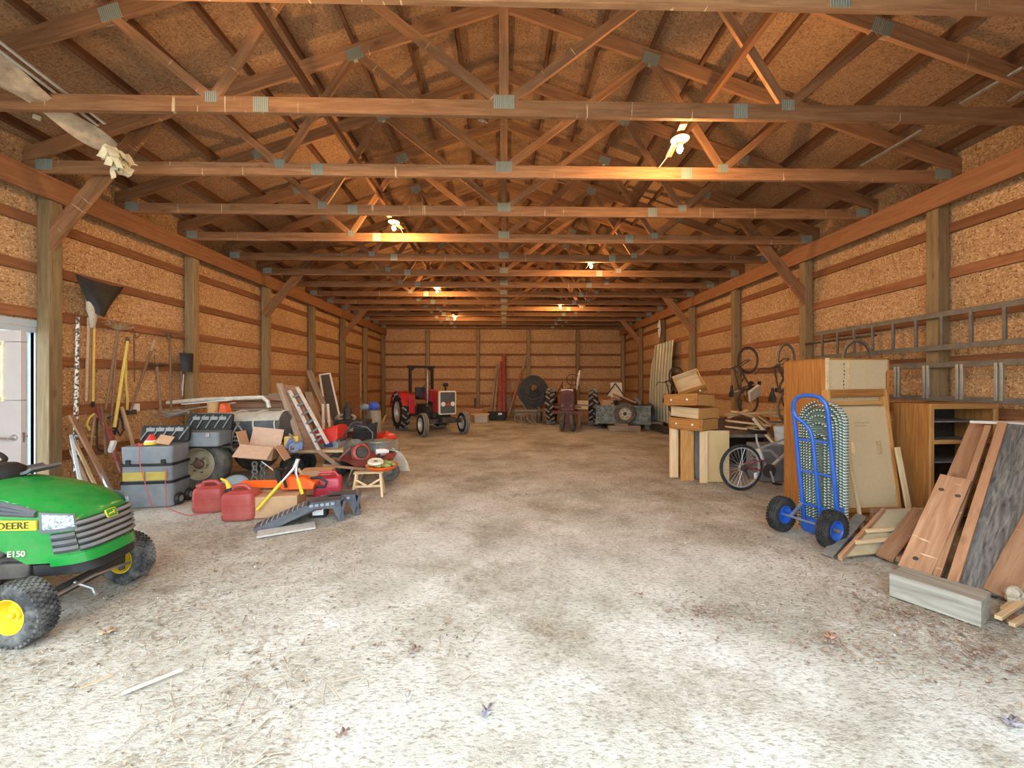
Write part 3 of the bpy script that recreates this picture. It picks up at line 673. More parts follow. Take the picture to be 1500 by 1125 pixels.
tool('hoe', 'thin rusty rod tool hanging beside the pale axe', 'hoe', [handle('rod', W(196, 486), W(197, 560), .009, M_rust), rod('hook', [W(193, 480), W(197, 488), W(200, 496), W(206, 490)], .007, M_rust)], W(197, 560))
tool('diagonal_pole', 'light tipped brown pole hung diagonally on the left wall', 'pole', [handle('pole', W(225, 503, -5.6), W(191, 602, -5.6), .019, M_hdark, .015), handle('tip', W(227, 498, -5.6), W(221, 514, -5.6), .021, M_hand)], W(191, 602, -5.6))
m = MB(); m.tube([W(213, 536), W(222, 534.5), W(232, 535), W(246, 535)], [.012, .03, .028, .01], 6)
tool('pickaxe', 'pickaxe hung on a plank with its dark head level, left wall', 'pickaxe', [handle('handle', W(228, 520), W(236, 604), .02, M_hdark), m.build('pick_head', M_dark)], W(236, 604))
m = MB(); c = W(247, 492)
for k in range(13):
    q = (k - 6) * .03; m.tube([c + V((.02, q, .05)), c + V((.08, q, .05)), c + V((.1, q, .0))], .005, 4)
m.tube([c + V((.02, -.2, .05)), c + V((.02, .2, .05))], .009, 6); m.lathe([(.05, .06), (.03, 0), (.018, -.06)], c + V((0, 0, -.02)), n=10)
tool('bow_rake', 'iron rake hung teeth out at the right of the left wall tools', 'rake', [handle('handle', W(249, 497), W(251, 606), .016, M_hdark), m.build('rake_head', M_rust)], W(251, 606))
m = MB(); c = W(268, 530); m.sheet(lambda u, v: (c.x + .05 + .1 * math.sin(PI * u), c.y + (u - .5) * (.3 - .1 * v), c.z + .15 - .32 * v), 8, 8, .006)
tool('black_shovel', 'short black bladed shovel hung high beside the second left wall post', 'shovel', [m.build('blade', M_black), handle('handle', W(266, 542), W(264, 590), .016, M_hdark), handle('sleeve', W(266, 556), W(265, 572), .019, mat('lilac grip', (.4, .36, .62), .5))], W(264, 590))
o = rod('white_pointer', [W(269, 548), W(267, 580)], .008, M_white); tag(o, 'thin white stick hanging beside the black bladed shovel', 'stick')
o = bx('outlet_box', W(199, 597, -5.71), (.05, .09, .12), M_white, bev=.008); tag(o, 'white electric outlet box on a plank of the left wall', 'outlet')
o = rod('hung_rope', [W(158, 612), W(167, 608), W(178, 612), W(181, 630), W(176, 638), W(171, 630), W(173, 615)], .013, mat('dark cord', (.05, .045, .07), .6)); tag(o, 'dark looped rope hung low on the left wall behind the yellow handle', 'rope')
tool('bow_saw', 'yellow bow saw hanging low on the left wall near the door', 'saw', [rod('frame', [W(138, 606), W(130, 613), W(127, 622), W(132, 630)], .014, M_hyel), handle('handle', W(139, 608), W(133, 655), .015, M_hand), rod('blade', [W(127, 637), W(140, 640)], .007, M_hyel)], W(133, 655))
o = rod('bent_bar', [W(143, 612), W(142, 640), W(142, 655), W(146, 660), W(158, 661)], .012, M_dark); tag(o, 'thin bent black bar hung below the red jack on the left wall', 'bar')
o = rod('square_hook', [W(144, 612), W(144, 638), W(152, 638)], .009, M_hyel); tag(o, 'thin yellow square hook hanging beside the bent black bar', 'hook')
# farm jack leaning
a, b = V((-5.5, 5.6, 1.32)), V((-5.1, 5.95, .05)); a = W(142, 596, -5.5); b = W(179, 692, -5.15)
M_jack = mat('dark red paint', (.22, .03, .03), .5, var=.2, dust=.3)
wrap('farm_jack', 'dark red farm jack bar leaning from the wall beside the grey tool chest', 'jack', b, [bar('jack_bar', a, b, .05, .035, M_jack), bar('jack_body', a.lerp(b, .34), a.lerp(b, .52), .07, .09, M_jack), handle('lever', a + V((.03, .03, 0)), a.lerp(b, .72) + V((0, -.12, 0)), .016, M_rust), bx('sticker', a.lerp(b, .6) + V((.03, -.03, 0)), (.05, .05, .16), M_white, rot=(0, .3, 0))])
o = bar('wood_stake', W(178, 596, -5.55), W(196, 655, -5.35), .035, .03, M_hand); tag(o, 'pale wooden stake leaning behind the grey tool chest', 'stake')
# leaning bars and boards by the door post
for i, (p, q, w, h, m_, lb, nm) in enumerate([((104, 608), (155, 705), .055, .03, M_brownw, 'brown board leaning low behind the mower, nearest the wall', 'leaning_board'), ((112, 622), (158, 712), .035, .035, M_steel, 'grey steel angle bar leaning beside the door post, the steepest', 'angle_bar'), ((106, 640), (140, 712), .03, .03, M_hand, 'thin pale batten leaning beside the door post', 'batten'), ((104, 638), (117, 705), .03, .03, M_trimw, 'bluish white strip leaning beside the door post', 'batten'), ((105, 660), (128, 712), .04, .03, M_oldw, 'short grey batten leaning at the foot of the door post', 'batten')]):
    A, B = W(*p, -5.5), G(q[0], q[1] + 40); B = W(*q, -5.0 + .05 * i); B.z = max(B.z, .03)
    o = bar(nm, A, A + (B - A) * min(3, (A.z - .03) / max(.05, (A.z - B.z))), w, h, m_); tag(o, lb, nm.split('_')[1] if '_' in nm else 'batten')
m = MB(); c = W(158, 705, -4.95); m.lathe([(0, 0), (.06, .02), (.09, .10), (.05, .16), (.02, .2)], (c.x, c.y, 0), n=12)
o = m.build('feed_scoop', M_galv); tag(o, 'small grey metal scoop on the ground beside the tool chest', 'scoop')

# ---- grey rolling tool chest in three tiers
M_tool = mat('grey plastic', (.185, .215, .24), .45, var=.14, bump=.05, dust=.3, dustc=(.36, .33, .28))
tc = E('tool_chest', 'grey three tier rolling tool chest with open black lid on the left', 'tool chest', (-4.62, 5.41, 0), rad(8))
m = MB(); m.loft([[(x * k, y * k, z) for x, y in rrect(.60, .38, .05)] for k, z in ((.96, .0), (1, .03), (1.02, .29), (1.03, .30))]); m.build('bin', M_tool, tc)
m = MB(); m.loft([[(x * k, y * k, z) for x, y in rrect(.58, .36, .04)] for k, z in ((.97, .33), (1, .35), (1, .52), (1.02, .53))]); mid = m.build('middle_case', M_tool, tc)
for i in range(2): bx('tray', (-.14 + .26 * i - .0, -.185, .40), (.24, .03, .11), mat('clear yellow tray', (.44, .345, .08), .3, var=.15), tc, .006)
m = MB(); m.loft([[(x * k, y * k, z) for x, y in rrect(.58, .36, .04)] for k, z in ((.98, .56), (1, .58), (1.03, .78))]); m.build('top_case', M_tool, tc)
m = MB()
for z in (.315, .545): m.loft([[(x, y, z + d) for x, y in rrect(.62, .40, .05)] for d in (-.014, .014)])
m.build('band', M_black, tc)
M_lidx = stripes('ribbed lid', (.02, .02, .022), (.10, .10, .10), 0, 9., .5, 0, .3, .3)
def open_lid(par, w, h, z, y, lean):
    m = MB(); m.loft([[(x, yy, zz) for x, zz in rrect(w, h, .03)] for yy in (0, .05)]); 
    o = m.build('lid', M_black, par, loc=(0, y, z + h / 2), rot=(lean, 0, 0))
    q = MB()
    for k in range(5):
        x = -w / 2 + w * (k + .5) / 5; q.bar((x - .05, -.012, -h * .4), (x + .05, -.012, h * .4), .012, .012)
    for k in range(4): q.box((-w / 2 + w * (k + 1) / 5, -.012, .05), (.1, .02, .05))
    q.build('lid_rib', mat('lid rib grey', (.26, .26, .25), .5), o)
    return o
open_lid(tc, .58, .22, .80, .17, rad(-12))
for s in (-1, 1):
    m = MB(); m.lathe([(0, -.025), (.07, -.025), (.08, -.01), (.08, .01), (.07, .025), (0, .025)], (.33, .1 * s, .08), (1, 0, 0), 20); w_ = m.build('caster', M_black, tc)
    MB().lathe([(0, .03), (.04, .028), (.045, .015)], (.33, .1 * s, .08), (1, 0, 0), 16).build('caster_hub', M_tool, w_)
for s in (-.2, .2): bx('latch', (s, -.195, .58), (.05, .02, .07), M_black, tc, .004)
o = rod('red_string', [(-4.65, 5.19, .84), (-4.62, 5.16, .6), (-4.55, 5.155, .35), (-4.42, 5.12, .02)], .005, mat('red cord', (.55, .08, .08), .6)); tag(o, 'thin red cord hanging down the front of the grey tool chest', 'cord')
o = rod('red_string', [(-4.36, 5.24, .5), (-4.33, 5.2, .3), (-4.27, 5.15, .02), (-4.0, 4.98, .015), (-3.75, 4.85, .015), (-3.6, 4.95, .015)], .005, MATS['red cord']); tag(o, 'thin red cord hanging down the side of the tool chest onto the ground', 'cord')
m = MB(); m.lathe([(.085, 0), (.075, .03), (.01, .13), (0, .135)], (0, 0, 0), n=18); m.bm.free()
fl = wrap('striped_cone', 'small red, white and yellow cone lying on the grey tool chest', 'cone', (-4.66, 5.38, .79), [MB().lathe([(0, 0), (.085, 0), (.072, .04)], (-4.66, 5.38, .79), n=18).build('base', M_ylw), MB().lathe([(.072, .04), (.06, .055)], (-4.66, 5.38, .79), n=18).build('band', M_white), MB().lathe([(.06, .055), (.02, .13), (0, .135)], (-4.66, 5.38, .79), n=18).build('tip', mat('red plastic', (.6, .04, .03), .4))])
o = bx('card_piece', (-4.47, 5.36, .85), (.17, .012, .13), M_card, rot=(-.7, .2, .1)); tag(o, 'small brown cardboard piece propped on the grey tool chest', 'cardboard')
o = rod('pliers', [(-4.82, 5.34, .79), (-4.76, 5.3, .8), (-4.7, 5.3, .79)], .012, MATS['red plastic']); tag(o, 'red handled pliers lying on the grey tool chest', 'pliers')
# ---- second tool box with open lid, on the trailer
tb = E('tool_box', 'grey tool box with open black lid above the trailer wheel', 'tool box', (-4.36, 5.86, .705), rad(2))
m = MB(); m.loft([[(x * k, y * k, z) for x, y in rrect(.66, .32, .04)] for k, z in ((.96, 0), (1, .03), (1.01, .19), (1.03, .20))]); m.build('case', M_tool, tb)
open_lid(tb, .62, .24, .20, .17, rad(-8))
for s in (-.2, .2): bx('latch', (s, -.175, .16), (.05, .03, .06), M_steel, tb, .004)
# ---- trailer
M_tan = mat('tan rim paint', (.42, .33, .2), .7, var=.2, dust=.5)
tr_ = E('utility_trailer', 'old low utility trailer with tan wheel under the lumber pile', 'trailer', (-4.52, 6.1, 0))
for y, ax in ((0., -1), (1.3, 1)):
    c = (0, y, .40); t = tyre(MB(), c, (0, ax, 0), .395, .24, .22); t = t.build('wheel', M_rubberd, tr_)
    rimdisc(MB(), c, (0, ax, 0), .225, .2, .03, hub=.4).build('rim', M_tan, t)
    m = MB(); m.sph((0, y - .09 * (1 if y == 0 else -1), .40), .075, (1.1, .5, 1), 14)
    for k in range(6): m.cyl((.11 * math.cos(k), y - .06 * (1 if y == 0 else -1), .38 + .11 * math.sin(k)), (.11 * math.cos(k), y - .09 * (1 if y == 0 else -1), .38 + .11 * math.sin(k)), .012, n=8)
    m.build('hub', M_rust, t)
m = MB(); m.cyl((0, .1, .40), (0, 1.2, .40), .04)
for y in (.22, 1.1): m.bar((-.85, y, .5), (.6, y, .5), .06, .1)
for x in (-.85, -.3, .2, .58): m.bar((x, .2, .52), (x, 1.12, .52), .05, .08)
m.bar((-.85, .22, .5), (-1.25, .66, .48), .06, .08); m.bar((-.85, 1.1, .5), (-1.25, .66, .48), .06, .08)
m.build('chassis', M_grime, tr_)
m = MB()
for k in range(6): m.box((-.1, .2 + .18 * k, .58), (1.5, .165, .035))
m.build('deck', M_oldw, tr_)
m = MB(); m.box((.1, -.06, .67), (.95, .3, .03)); m.box((-.36, -.06, .6), (.03, .3, .12)); m.build('fender', M_dark, tr_)
m = MB()
for x in (.17, .3, .42, .55):
    m.tube([(x, -.02, .62), (x + RN.uniform(.02, .12), -.06, .85), (x + RN.uniform(-.1, .1), .05, 1.0)], .014, 6)
for k in range(4): m.bar((.15, -.05, .64 + .07 * k), (.58, .0, .68 + .06 * k), .025, .025)
m.build('rack', M_grime, tr_)
# long dark roll tied with twine lying on the deck
m = MB(); ra = [( .25 * math.cos(2 * PI * i / 20), .25 * math.sin(2 * PI * i / 20)) for i in range(20)]
m.loft([[(-4.95 + x, 6.62 + yy * k, .85 + .04 * (x / 1.6) + zz * k + .01 * math.sin(x * 7)) for yy, zz in ra] for x, k in ((0, .9), (.05, 1), (.5, 1.0), (1.0, .97), (1.2, 1.0), (1.36, 1.0), (1.39, .9))])
roll = m.build('roll', mat('dark tarp', (.075, .085, .095), .7, dust=.3, dustc=(.25, .25, .24)))
m = MB(); m.sheet(lambda u, v: (-4.96 + 1.4 * u, 6.62 - .265 * math.cos(rad(28 + 92 * v)), .85 + .04 * (u * 1.6 / 1.6) + .262 * math.sin(rad(28 + 92 * v))), 10, 8, .006); fl_ = m.build('pale_flap', mat('pale canvas', (.50, .48, .41), .9))
ties = []
for x in (-4.28, -3.93, -3.6):
    ties.append(MB().tube([(x + .03 * math.sin(a * 2), 6.62 + .272 * math.cos(a), .88 + .272 * math.sin(a)) for a in [2 * PI * i / 20 for i in range(20)]], .012, 6, True).build('tie', mat('pale rope', (.5, .47, .4), .9)))
wrap('tarp_roll', 'long dark roll with a pale strip tied with rope across the trailer', 'tarp roll', (-4.1, 6.62, .6), [roll, fl_] + ties)
# lumber and gutters piled above the roll
pile = [(-4.9, -3.2, 7.35, 1.20, .30, .12, M_brownw, 'wide brown beam in the lumber pile above the tarp roll'), (-4.85, -3.3, 7.15, 1.12, .25, .04, M_oldw, 'grey board at the bottom front of the lumber pile'), (-4.4, -3.3, 7.3, 1.285, .2, .04, M_brownw, 'short brown board second from the top of the lumber pile'), (-4.75, -3.15, 7.42, 1.33, .22, .04, M_oldw, 'long grey board near the top of the lumber pile'), (-4.3, -3.35, 7.5, 1.375, .22, .04, M_oldw, 'topmost grey board of the lumber pile'), (-4.6, -3.6, 7.2, 1.30, .1, .05, M_redw, 'narrow reddish batten in the lumber pile')]
for x0, x1, y, z, w, h, m_, lb in pile:
    x1 = min(x1, -3.93 + .12 * ((z * 37) % 1))
    o = bar('lumber_board', (x0, y, z + .01), (x1, y + RN.uniform(-.06, .06), z + .02), w, h, m_); tag(o, lb, 'board', 'lumber pile on the trailer')
for x, lb in ((-4.6, 'left'), (-4.1, 'right')):
    o = bx('support_block', (x, 7.3, .86), (.12, .5, .5), M_oldw); tag(o, f'{lb} grey wooden block holding up the lumber pile behind the tarp roll', 'block')
m = MB(); q = [AY(p[0], p[1], 6.95) for p in ((245, 590), (300, 585), (360, 583), (385, 582), (392, 588), (394, 597))]; m.tube(q, .035, 8)
o = m.build('downspout', mat('cream gutter', (.66, .63, .52), .5)); tag(o, 'cream downspout pipe with an elbow end on the lumber pile', 'downspout')
o = bar('gutter_strip', AY(268, 592, 6.85), AY(338, 586, 6.85), .08, .02, M_white); tag(o, 'white gutter strip lying beside the cream downspout', 'gutter')
o = bar('gutter_strip', AY(232, 606, 6.75), AY(345, 590, 6.75), .06, .02, M_alu); tag(o, 'bare metal gutter strip sticking out left of the lumber pile', 'gutter')
m = MB(); c = AY(255, 605, 6.7)
for k in range(16):
    a, b = V((c.x + .22, c.y, c.z + .02)), V((c.x - .3 + RN.uniform(0, .25), c.y + RN.uniform(-.1, .1), c.z + RN.uniform(-.1, .04)))
    m.tube([a, a.lerp(b, .4) + V((0, RN.uniform(-.06, .06), RN.uniform(-.04, .03))), b], [.03, .022, .006], 4)
o = m.build('crumpled_foil', M_alu); tag(o, 'bent shiny metal strips bundled at the left end of the lumber pile', 'foil')
c = AY(312, 603, 6.6); m = MB(); m.lathe([(.0, 0), (.085, 0), (.085, .015), (.075, .02), (.078, .15), (.085, .155), (.085, .17), (.03, .17)], (c.x, c.y, 1.115), n=20)
o = m.build('twine_spool', mat('jute twine', (.55, .33, .15), .9, scale=40)); tag(o, 'orange brown spool of twine standing on the tarp roll', 'spool')
c = AY(330, 606, 6.6); m = MB(); m.prism([(-.06, 0), (.07, 0), (.03, .13), (-.04, .15)], .12, Matrix.Translation((c.x, c.y + .06, 1.12)) @ Matrix.Rotation(PI / 2, 4, 'X'))
o = m.build('orange_cap', mat('orange plastic', (.75, .12, .03), .45)); tag(o, 'bright orange plastic wedge beside the twine spool', 'wedge')
# ---- cardboard box with open flaps on the trailer end
cb = E('open_cardboard_box', 'open brown cardboard box with raised flaps lying on the trailer end', 'box', (-3.60, 5.95, .50), rad(14), rx=rad(-3), ry=rad(8))
m = MB(); w_, d_, h_ = .42, .36, .16
for c, s in (((0, 0, .004), (w_, d_, .008)), ((0, -d_ / 2, h_ / 2), (w_, .008, h_)), ((0, d_ / 2, h_ / 2), (w_, .008, h_)), ((-w_ / 2, 0, h_ / 2), (.008, d_, h_)), ((w_ / 2, 0, h_ / 2), (.008, d_, h_))): m.box(c, s)
m.build('carton', M_card, cb)
for nm, c, s, r in (('flap', (0, d_ / 2 + .03, h_ + .13), (w_, .006, .27), (-.2, 0, 0)), ('flap', (-w_ / 2 - .04, 0, h_ + .1), (.006, d_, .22), (0, -.4, 0)), ('flap', (.0, -d_ / 2 - .12, h_ - .04), (w_, .28, .006), (.55, 0, 0)), ('flap', (w_ / 2 + .1, -.02, h_ - .05), (.24, d_, .006), (0, .9, 0))): bx(nm, c, s, M_cardin, cb, 0, r)
o = MB().sph((0, 0, 0), .07, (1.2, .9, .6)).build('crumpled_paper', M_white, loc=(-3.50, 5.88, .60)); tag(o, 'white crumpled paper inside the open cardboard box', 'paper')
def chain(name, pts, lb, r=.03, m_=None):
    m = MB(); pts = [V(p) for p in pts]; n = len(pts)
    for i in range(n - 1):
        a, b = pts[i], pts[i + 1]; d = (b - a); X = frame(d).col[i % 2]
        m.tube([(a + b) / 2 + d * .62 * math.cos(2 * PI * k / 12) + X * r * .8 * math.sin(2 * PI * k / 12) for k in range(12)], r * .28, 6, True)
    o = m.build(name, m_ or M_grime); tag(o, lb, 'chain'); return o
chain('chain', [AY(373 + .5 * math.sin(k), 677 + 5.6 * k, 5.86) for k in range(8)], 'rusty chain hanging below the open cardboard box, the left one', .045)
chain('chain', [AY(385 + .8 * math.sin(k * 2), 680 + 5.4 * k, 5.9) for k in range(8)], 'rusty chain hanging below the open cardboard box, the right one', .045)
# ---- gas cans
M_gas = mat('faded red plastic', (.40, .055, .05), .5, var=.18, scale=5, bump=.04, dust=.45, dustc=(.34, .17, .13))
def gas_can(x, y, rz, lb, w, d, h, spout):
    e = E('gas_can', lb, 'gas can', (x, y, 0), rz, 'red gas cans')
    m = MB(); m.loft([[(px * k, py * k, z) for px, py in rrect(w, d, .07)] for k, z in ((.9, 0), (.97, .015), (1., .04), (1, h * .62), (.985, h * .7), (.9, h * .8), (.62, h * .86), (.6, h * .87))])
    for k in range(2): m.loft([[(px, py, h * (.2 + .3 * k) + dz) for px, py in rrect(w * q, d * q, .07)] for q, dz in ((.995, -.012), (1.015, 0), (.995, .012))], cap=False)
    m.build('tank', M_gas, e)
    m = MB(); m.tube([(-w * .3, 0, h * .83), (-w * .26, 0, h * .97), (-w * .1, 0, h), (w * .12, 0, h * .99), (w * .22, 0, h * .9), (w * .24, 0, h * .84)], .024, 8); m.build('grip', M_gas, e)
    m = MB(); m.lathe([(.0, 0), (.045, 0), (.045, .045), (.035, .05), (0, .05)], (-w * .36, 0, h * .8), (-.3, 0, 1), 16); m.build('cap', M_black if spout else M_gas, e)
    if spout: m = MB(); m.tube([(-w * .36, 0, h * .85), (-w * .42, 0, h * 1.0), (-w * .5, .01, h * 1.15), (-w * .66, .01, h * 1.22)], [.035, .026, .018, .013], 10); m.build('spout', M_ylw, e)
    return e
gas_can(-3.68, 5.12, rad(10), 'faded red gas can behind and left of the one with a yellow spout', .36, .28, .36, False)
gas_can(-3.12, 4.83, rad(8), 'red gas can with a yellow spout, in front beside the low cardboard box', .36, .30, .38, True)
m = MB(); m.lathe([(0, .03), (.16, .025), (.19, .01), (.205, .0), (.2, -.01), (.16, .01), (0, .015)], (0, 0, 0), n=32); o = m.build('bucket_lid', mat('blue grey plastic', (.30, .38, .42), .45, dust=.3), loc=(-3.72, 5.55, .16), rot=(rad(48), 0, rad(8))); tag(o, 'round blue grey lid leaning behind the red gas cans', 'lid')
# ---- low cardboard box, chain saw, red can, bolt cutter
cbx = E('cardboard_box', 'closed low cardboard box between the front gas can and the black ramps', 'box', (-2.77, 4.98, 0), rad(10))
bx('carton', (0, 0, .125), (.52, .36, .25), M_card, cbx, .006); bx('tape', (0, 0, .2515), (.52, .06, .002), mat('packing tape', (.42, .28, .16), .3), cbx, 0)
M_org = mat('orange saw plastic', (.82, .12, .01), .4, var=.08)
sw = E('chain_saw', 'orange chain saw with its bar in an orange sheath on the cardboard box', 'chain saw', (-2.66, 5.08, .255), rad(4))
m = MB(); m.prism([(-.62, .04), (-.1, .03), (-.1, .13), (-.58, .13), (-.64, .09)], .035, Matrix.Translation((0, .02, 0)) @ Matrix.Rotation(PI / 2, 4, 'X')); m.build('bar_sheath', M_org, sw, .006)
m = MB(); m.loft([[(x, y * k, z) for x, y, z, k in ((-.1, -.09, .02, 1), (.28, -.09, .02, 1), (.3, -.08, .1, 1), (.16, -.07, .17, 1), (-.05, -.06, .19, 1), (-.12, -.07, .12, 1))], [(x, y * k, z) for x, y, z, k in ((-.1, .09, .02, 1), (.28, .09, .02, 1), (.3, .08, .1, 1), (.16, .07, .17, 1), (-.05, .06, .19, 1), (-.12, .07, .12, 1))]]); m.build('body', M_org, sw, .015)
m = MB(); m.tube([(-.02, -.12, .06), (-.05, -.13, .2), (-.04, -.05, .27), (-.04, .08, .27), (-.02, .12, .1)], .017, 8); m.build('front_grip', M_black, sw); m = MB(); m.tube([(.22, 0, .14), (.33, 0, .15), (.42, 0, .09), (.4, 0, .03), (.28, 0, .03)], .018, 8); m.build('rear_grip', M_black, sw); m = MB(); m.prism([(-.14, .1), (-.1, .1), (-.12, .25), (-.2, .28)], .14, Matrix.Translation((0, .07, 0)) @ Matrix.Rotation(PI / 2, 4, 'X')); m.build('hand_guard', M_black, sw)
M_red2 = mat('red can plastic', (.48, .02, .05), .35, var=.1, dust=.2)
rc = E('oil_can', 'small bright red fuel can behind the orange chain saw', 'fuel can', (-2.36, 5.42, .0), rad(18))
m = MB(); m.loft([[(px * k, py * k, z) for px, py in rrect(.34, .28, .05)] for k, z in ((.95, 0), (1, .02), (1, .3), (.94, .33), (.9, .34))]); m.build('tank', M_red2, rc)
m = MB(); m.tube([(-.13, 0, .33), (-.1, 0, .40), (.08, 0, .40), (.13, 0, .33)], .02, 8); m.build('grip', M_red2, rc)
o = bx('cardboard_box', (-2.72, 5.9, .17), (.42, .3, .34), M_card, bev=.006, rot=(0, 0, .2)); tag(o, 'plain cardboard box behind the red fuel can and chain saw', 'box')
# bolt cutter standing against the box
a, b, c = V((-2.88, 4.72, .12)), V(AY(443, 724, 4.84)), AY(437, 672, 4.95)
piv = c.lerp((a + b) / 2, .22)
bc = wrap('bolt_cutter', 'bolt cutter with yellow handles standing upright against the chain saw', 'bolt cutter', (-2.7, 4.75, .12), [handle('handle', a, a.lerp(piv, .66), .02, M_ylw), handle('handle', b, b.lerp(piv, .6), .02, M_ylw), rod('arm', [a.lerp(piv, .64), a.lerp(piv, .85), piv, c.lerp(piv, .3)], [.014, .016, .02, .02], M_steel), rod('arm', [b.lerp(piv, .58), b.lerp(piv, .8), piv + V((.02, 0, 0)), c.lerp(piv, .3)], [.014, .016, .02, .02], M_steel), MB().bar(piv, c, .06, .03).build('jaws', M_galv, None, .008)])
hm = wrap('hammer', 'hammer with a pale handle standing head down behind the chain saw', 'hammer', (-2.56, 5.36, .36), [handle('handle', AY(437, 686, 5.3), AY(445, 702, 5.3), .017, M_hand), bar('hammer_head', AY(440, 703, 5.3), AY(450, 703, 5.3), .03, .035, M_dark)])
hose = rod('black_strap', [AY(416, 705, 5.3), AY(414, 692, 5.3), AY(420, 685, 5.32), AY(428, 690, 5.34)], .022, M_black); tag(hose, 'thick black hose loop behind the bolt cutter', 'hose')
o = bar('white_rod', AY(383, 676, 5.7), AY(416, 700, 5.4), .012, .012, M_white); tag(o, 'thin white rod slanting from the cardboard box to the chain saw', 'rod')
# ---- black plastic car ramps
M_ramp = mat('ramp plastic', (.055, .065, .085), .5, var=.25, dust=.4, dustc=(.2, .2, .2))
def ramp_thing(x, y, rz, lb):
    e = E('car_ramp', lb, 'ramp', (x, y, 0), rz, 'black car ramps')
    L_, w, hh = .92, .24, .24
    prof = [(0, 0), (.04, .03), (.50, .20), (.58, .24), (.84, .24), (.86, .23), (.92, 0), (.84, 0), (.78, .15), (.6, .17), (.52, .13), (.2, .0)]
    m = MB(); m.prism(prof, .03, Matrix.Translation((0, -w / 2 + .03, 0)) @ Matrix.Rotation(PI / 2, 4, 'X')); m.prism(prof, .03, Matrix.Translation((0, w / 2, 0)) @ Matrix.Rotation(PI / 2, 4, 'X'))
    m.build('side_wall', M_ramp, e, .006)
    m = MB(); m.bar((.0, 0, .01), (.52, 0, .215), w, .02, (0, 0, 1)); m.box((.71, 0, .235), (.32, w, .02)); m.box((.885, 0, .12), (.03, w, .22), (0, .24, 0))
    m.build('tread', M_ramp, e, .004)
    m = MB()
    for k in range(5): m.box((.56 + .055 * k, -w / 2 - .003, .21), (.035, .008, .03))
    for k in range(9): m.bar((.07 + .05 * k, -w * .4, .052 + .0195 * k), (.07 + .05 * k, w * .4, .052 + .0195 * k), .012, .012)
    m.build('rib', mat('worn ramp edge', (.28, .32, .37), .6), e)
    return e
ramp_thing(-2.74, 4.46, rad(22), 'black plastic car ramp nearest the open floor')
ramp_thing(-2.66, 4.74, rad(18), 'black plastic car ramp behind the other, against the cardboard box')
o = E('battery', 'small boxed battery with a white label under the black ramps', 'battery', (-2.22, 4.86, 0), rad(10)); bx('case', (0, 0, .08), (.18, .14, .16), M_black, o, .006); lb_ = bx('label', (0, -.072, .085), (.12, .003, .11), M_white, o, 0); bx('stripe', (.0, -.0745, .10), (.1, .002, .02), MATS['red plastic'], o, 0)
o = bx('flat_slate', (-2.35, 4.38, .01), (.55, .2, .02), M_conc, rot=(0, 0, .5)); tag(o, 'flat grey board piece lying in front of the black ramps', 'board')

# ---- blue winch and yellow block
o = E('hand_winch', 'blue hand winch with a yellow block left of the leaning ladder', 'winch', AY(430, 655, 6.3), .3)
m = MB(); m.lathe([(0, -.06), (.08, -.06), (.08, .06), (0, .06)], (0, 0, 0), (.3, -1, .1), 18); m.box((.08, .02, .02), (.1, .1, .12)); m.box((-.06, .05, .05), (.08, .05, .16), (0, .4, 0)); m.build('drum', mat('blue paint', (.10, .16, .32), .5, dust=.3), o, .006)
m = MB(); m.tube([(.03, -.05, .05), (.0, -.06, .15), (-.05, -.05, .22)], .016); m.build('crank', M_grime, o)
m = MB(); m.cyl((0, -.065, 0), (-.02, -.09, 0), .03); m.build('bolt', M_steel, o)
bx('foot', (-.05, .12, .08), (.2, .1, .16), M_hyel, o, .01)
# the cart of planks under the red mower, with small wheels
ct = E('plank_cart', 'low cart of pale planks on small wheels under the red lawn tractor', 'cart', (-3.13, 7.0, 0), rad(2))
m = MB()
for k in range(4): m.box((0, -.22 + .15 * k, .46), (1.2, .14, .04))
m.build('deck', M_pine, ct)
for sx in (-.42, .3):
    for sy in (-.22, .22):
        c = (sx, sy, .2); t = tyre(MB(), c, (0, 1 if sy > 0 else -1, 0), .2, .09, .10, 24).build('wheel', M_rubber, ct); rimdisc(MB(), c, (0, 1 if sy > 0 else -1, 0), .115, .1, .01).build('rim', M_dark, t)
m = MB(); m.bar((-.58, 0, .41), (.58, 0, .41), .1, .06); m.bar((-.42, -.2, .38), (-.42, .2, .38), .05, .08); m.bar((.3, -.2, .38), (.3, .2, .38), .05, .08); m.build('frame', M_grime, ct)
o = bar('loose_plank', AY(464, 659, 6.62), AY(497, 684, 6.3), .07, .03, M_oldw); tag(o, 'loose grey plank sloping down from the cart towards the wheelbarrow', 'plank')
# ---- leaning sheet, ladder, boards, screen door
A = AY(410, 564, 7.0)
o = MB(); o.sheet(lambda u, v: (V(A).lerp(V(AY(432, 566, 7.1)), u)).lerp(V(AY(446, 660, 6.75)).lerp(V(AY(472, 659, 6.8)), u), v), 2, 4, .03)
o = o.build('leaning_sheet', M_brownw); tag(o, 'tall brown panel leaning left of the aluminium ladder', 'panel')
o = bar('leaning_board', AY(409, 562, 6.95), AY(442, 655, 6.68), .10, .035, M_oldw); tag(o, 'grey brown board leaning along the left edge of the brown panel', 'board')
la, lb2 = [AY(424, 572, 6.95), AY(467, 660, 6.62)], [AY(435, 567, 7.0), AY(480, 650, 6.68)]
M_lad = mat('white aluminium', (.72, .73, .72), .4, .4)
prts = [bar('rail', la[0], la[1], .055, .03, M_lad), bar('rail', lb2[0], lb2[1], .055, .03, M_lad)]
for k in range(6): prts.append(bar('rung', V(la[0]).lerp(V(la[1]), .12 + .15 * k), V(lb2[0]).lerp(V(lb2[1]), .12 + .15 * k), .035, .035, M_dgrey))
wrap('step_ladder', 'narrow white metal ladder leaning against the brown panel', 'ladder', la[1], prts)
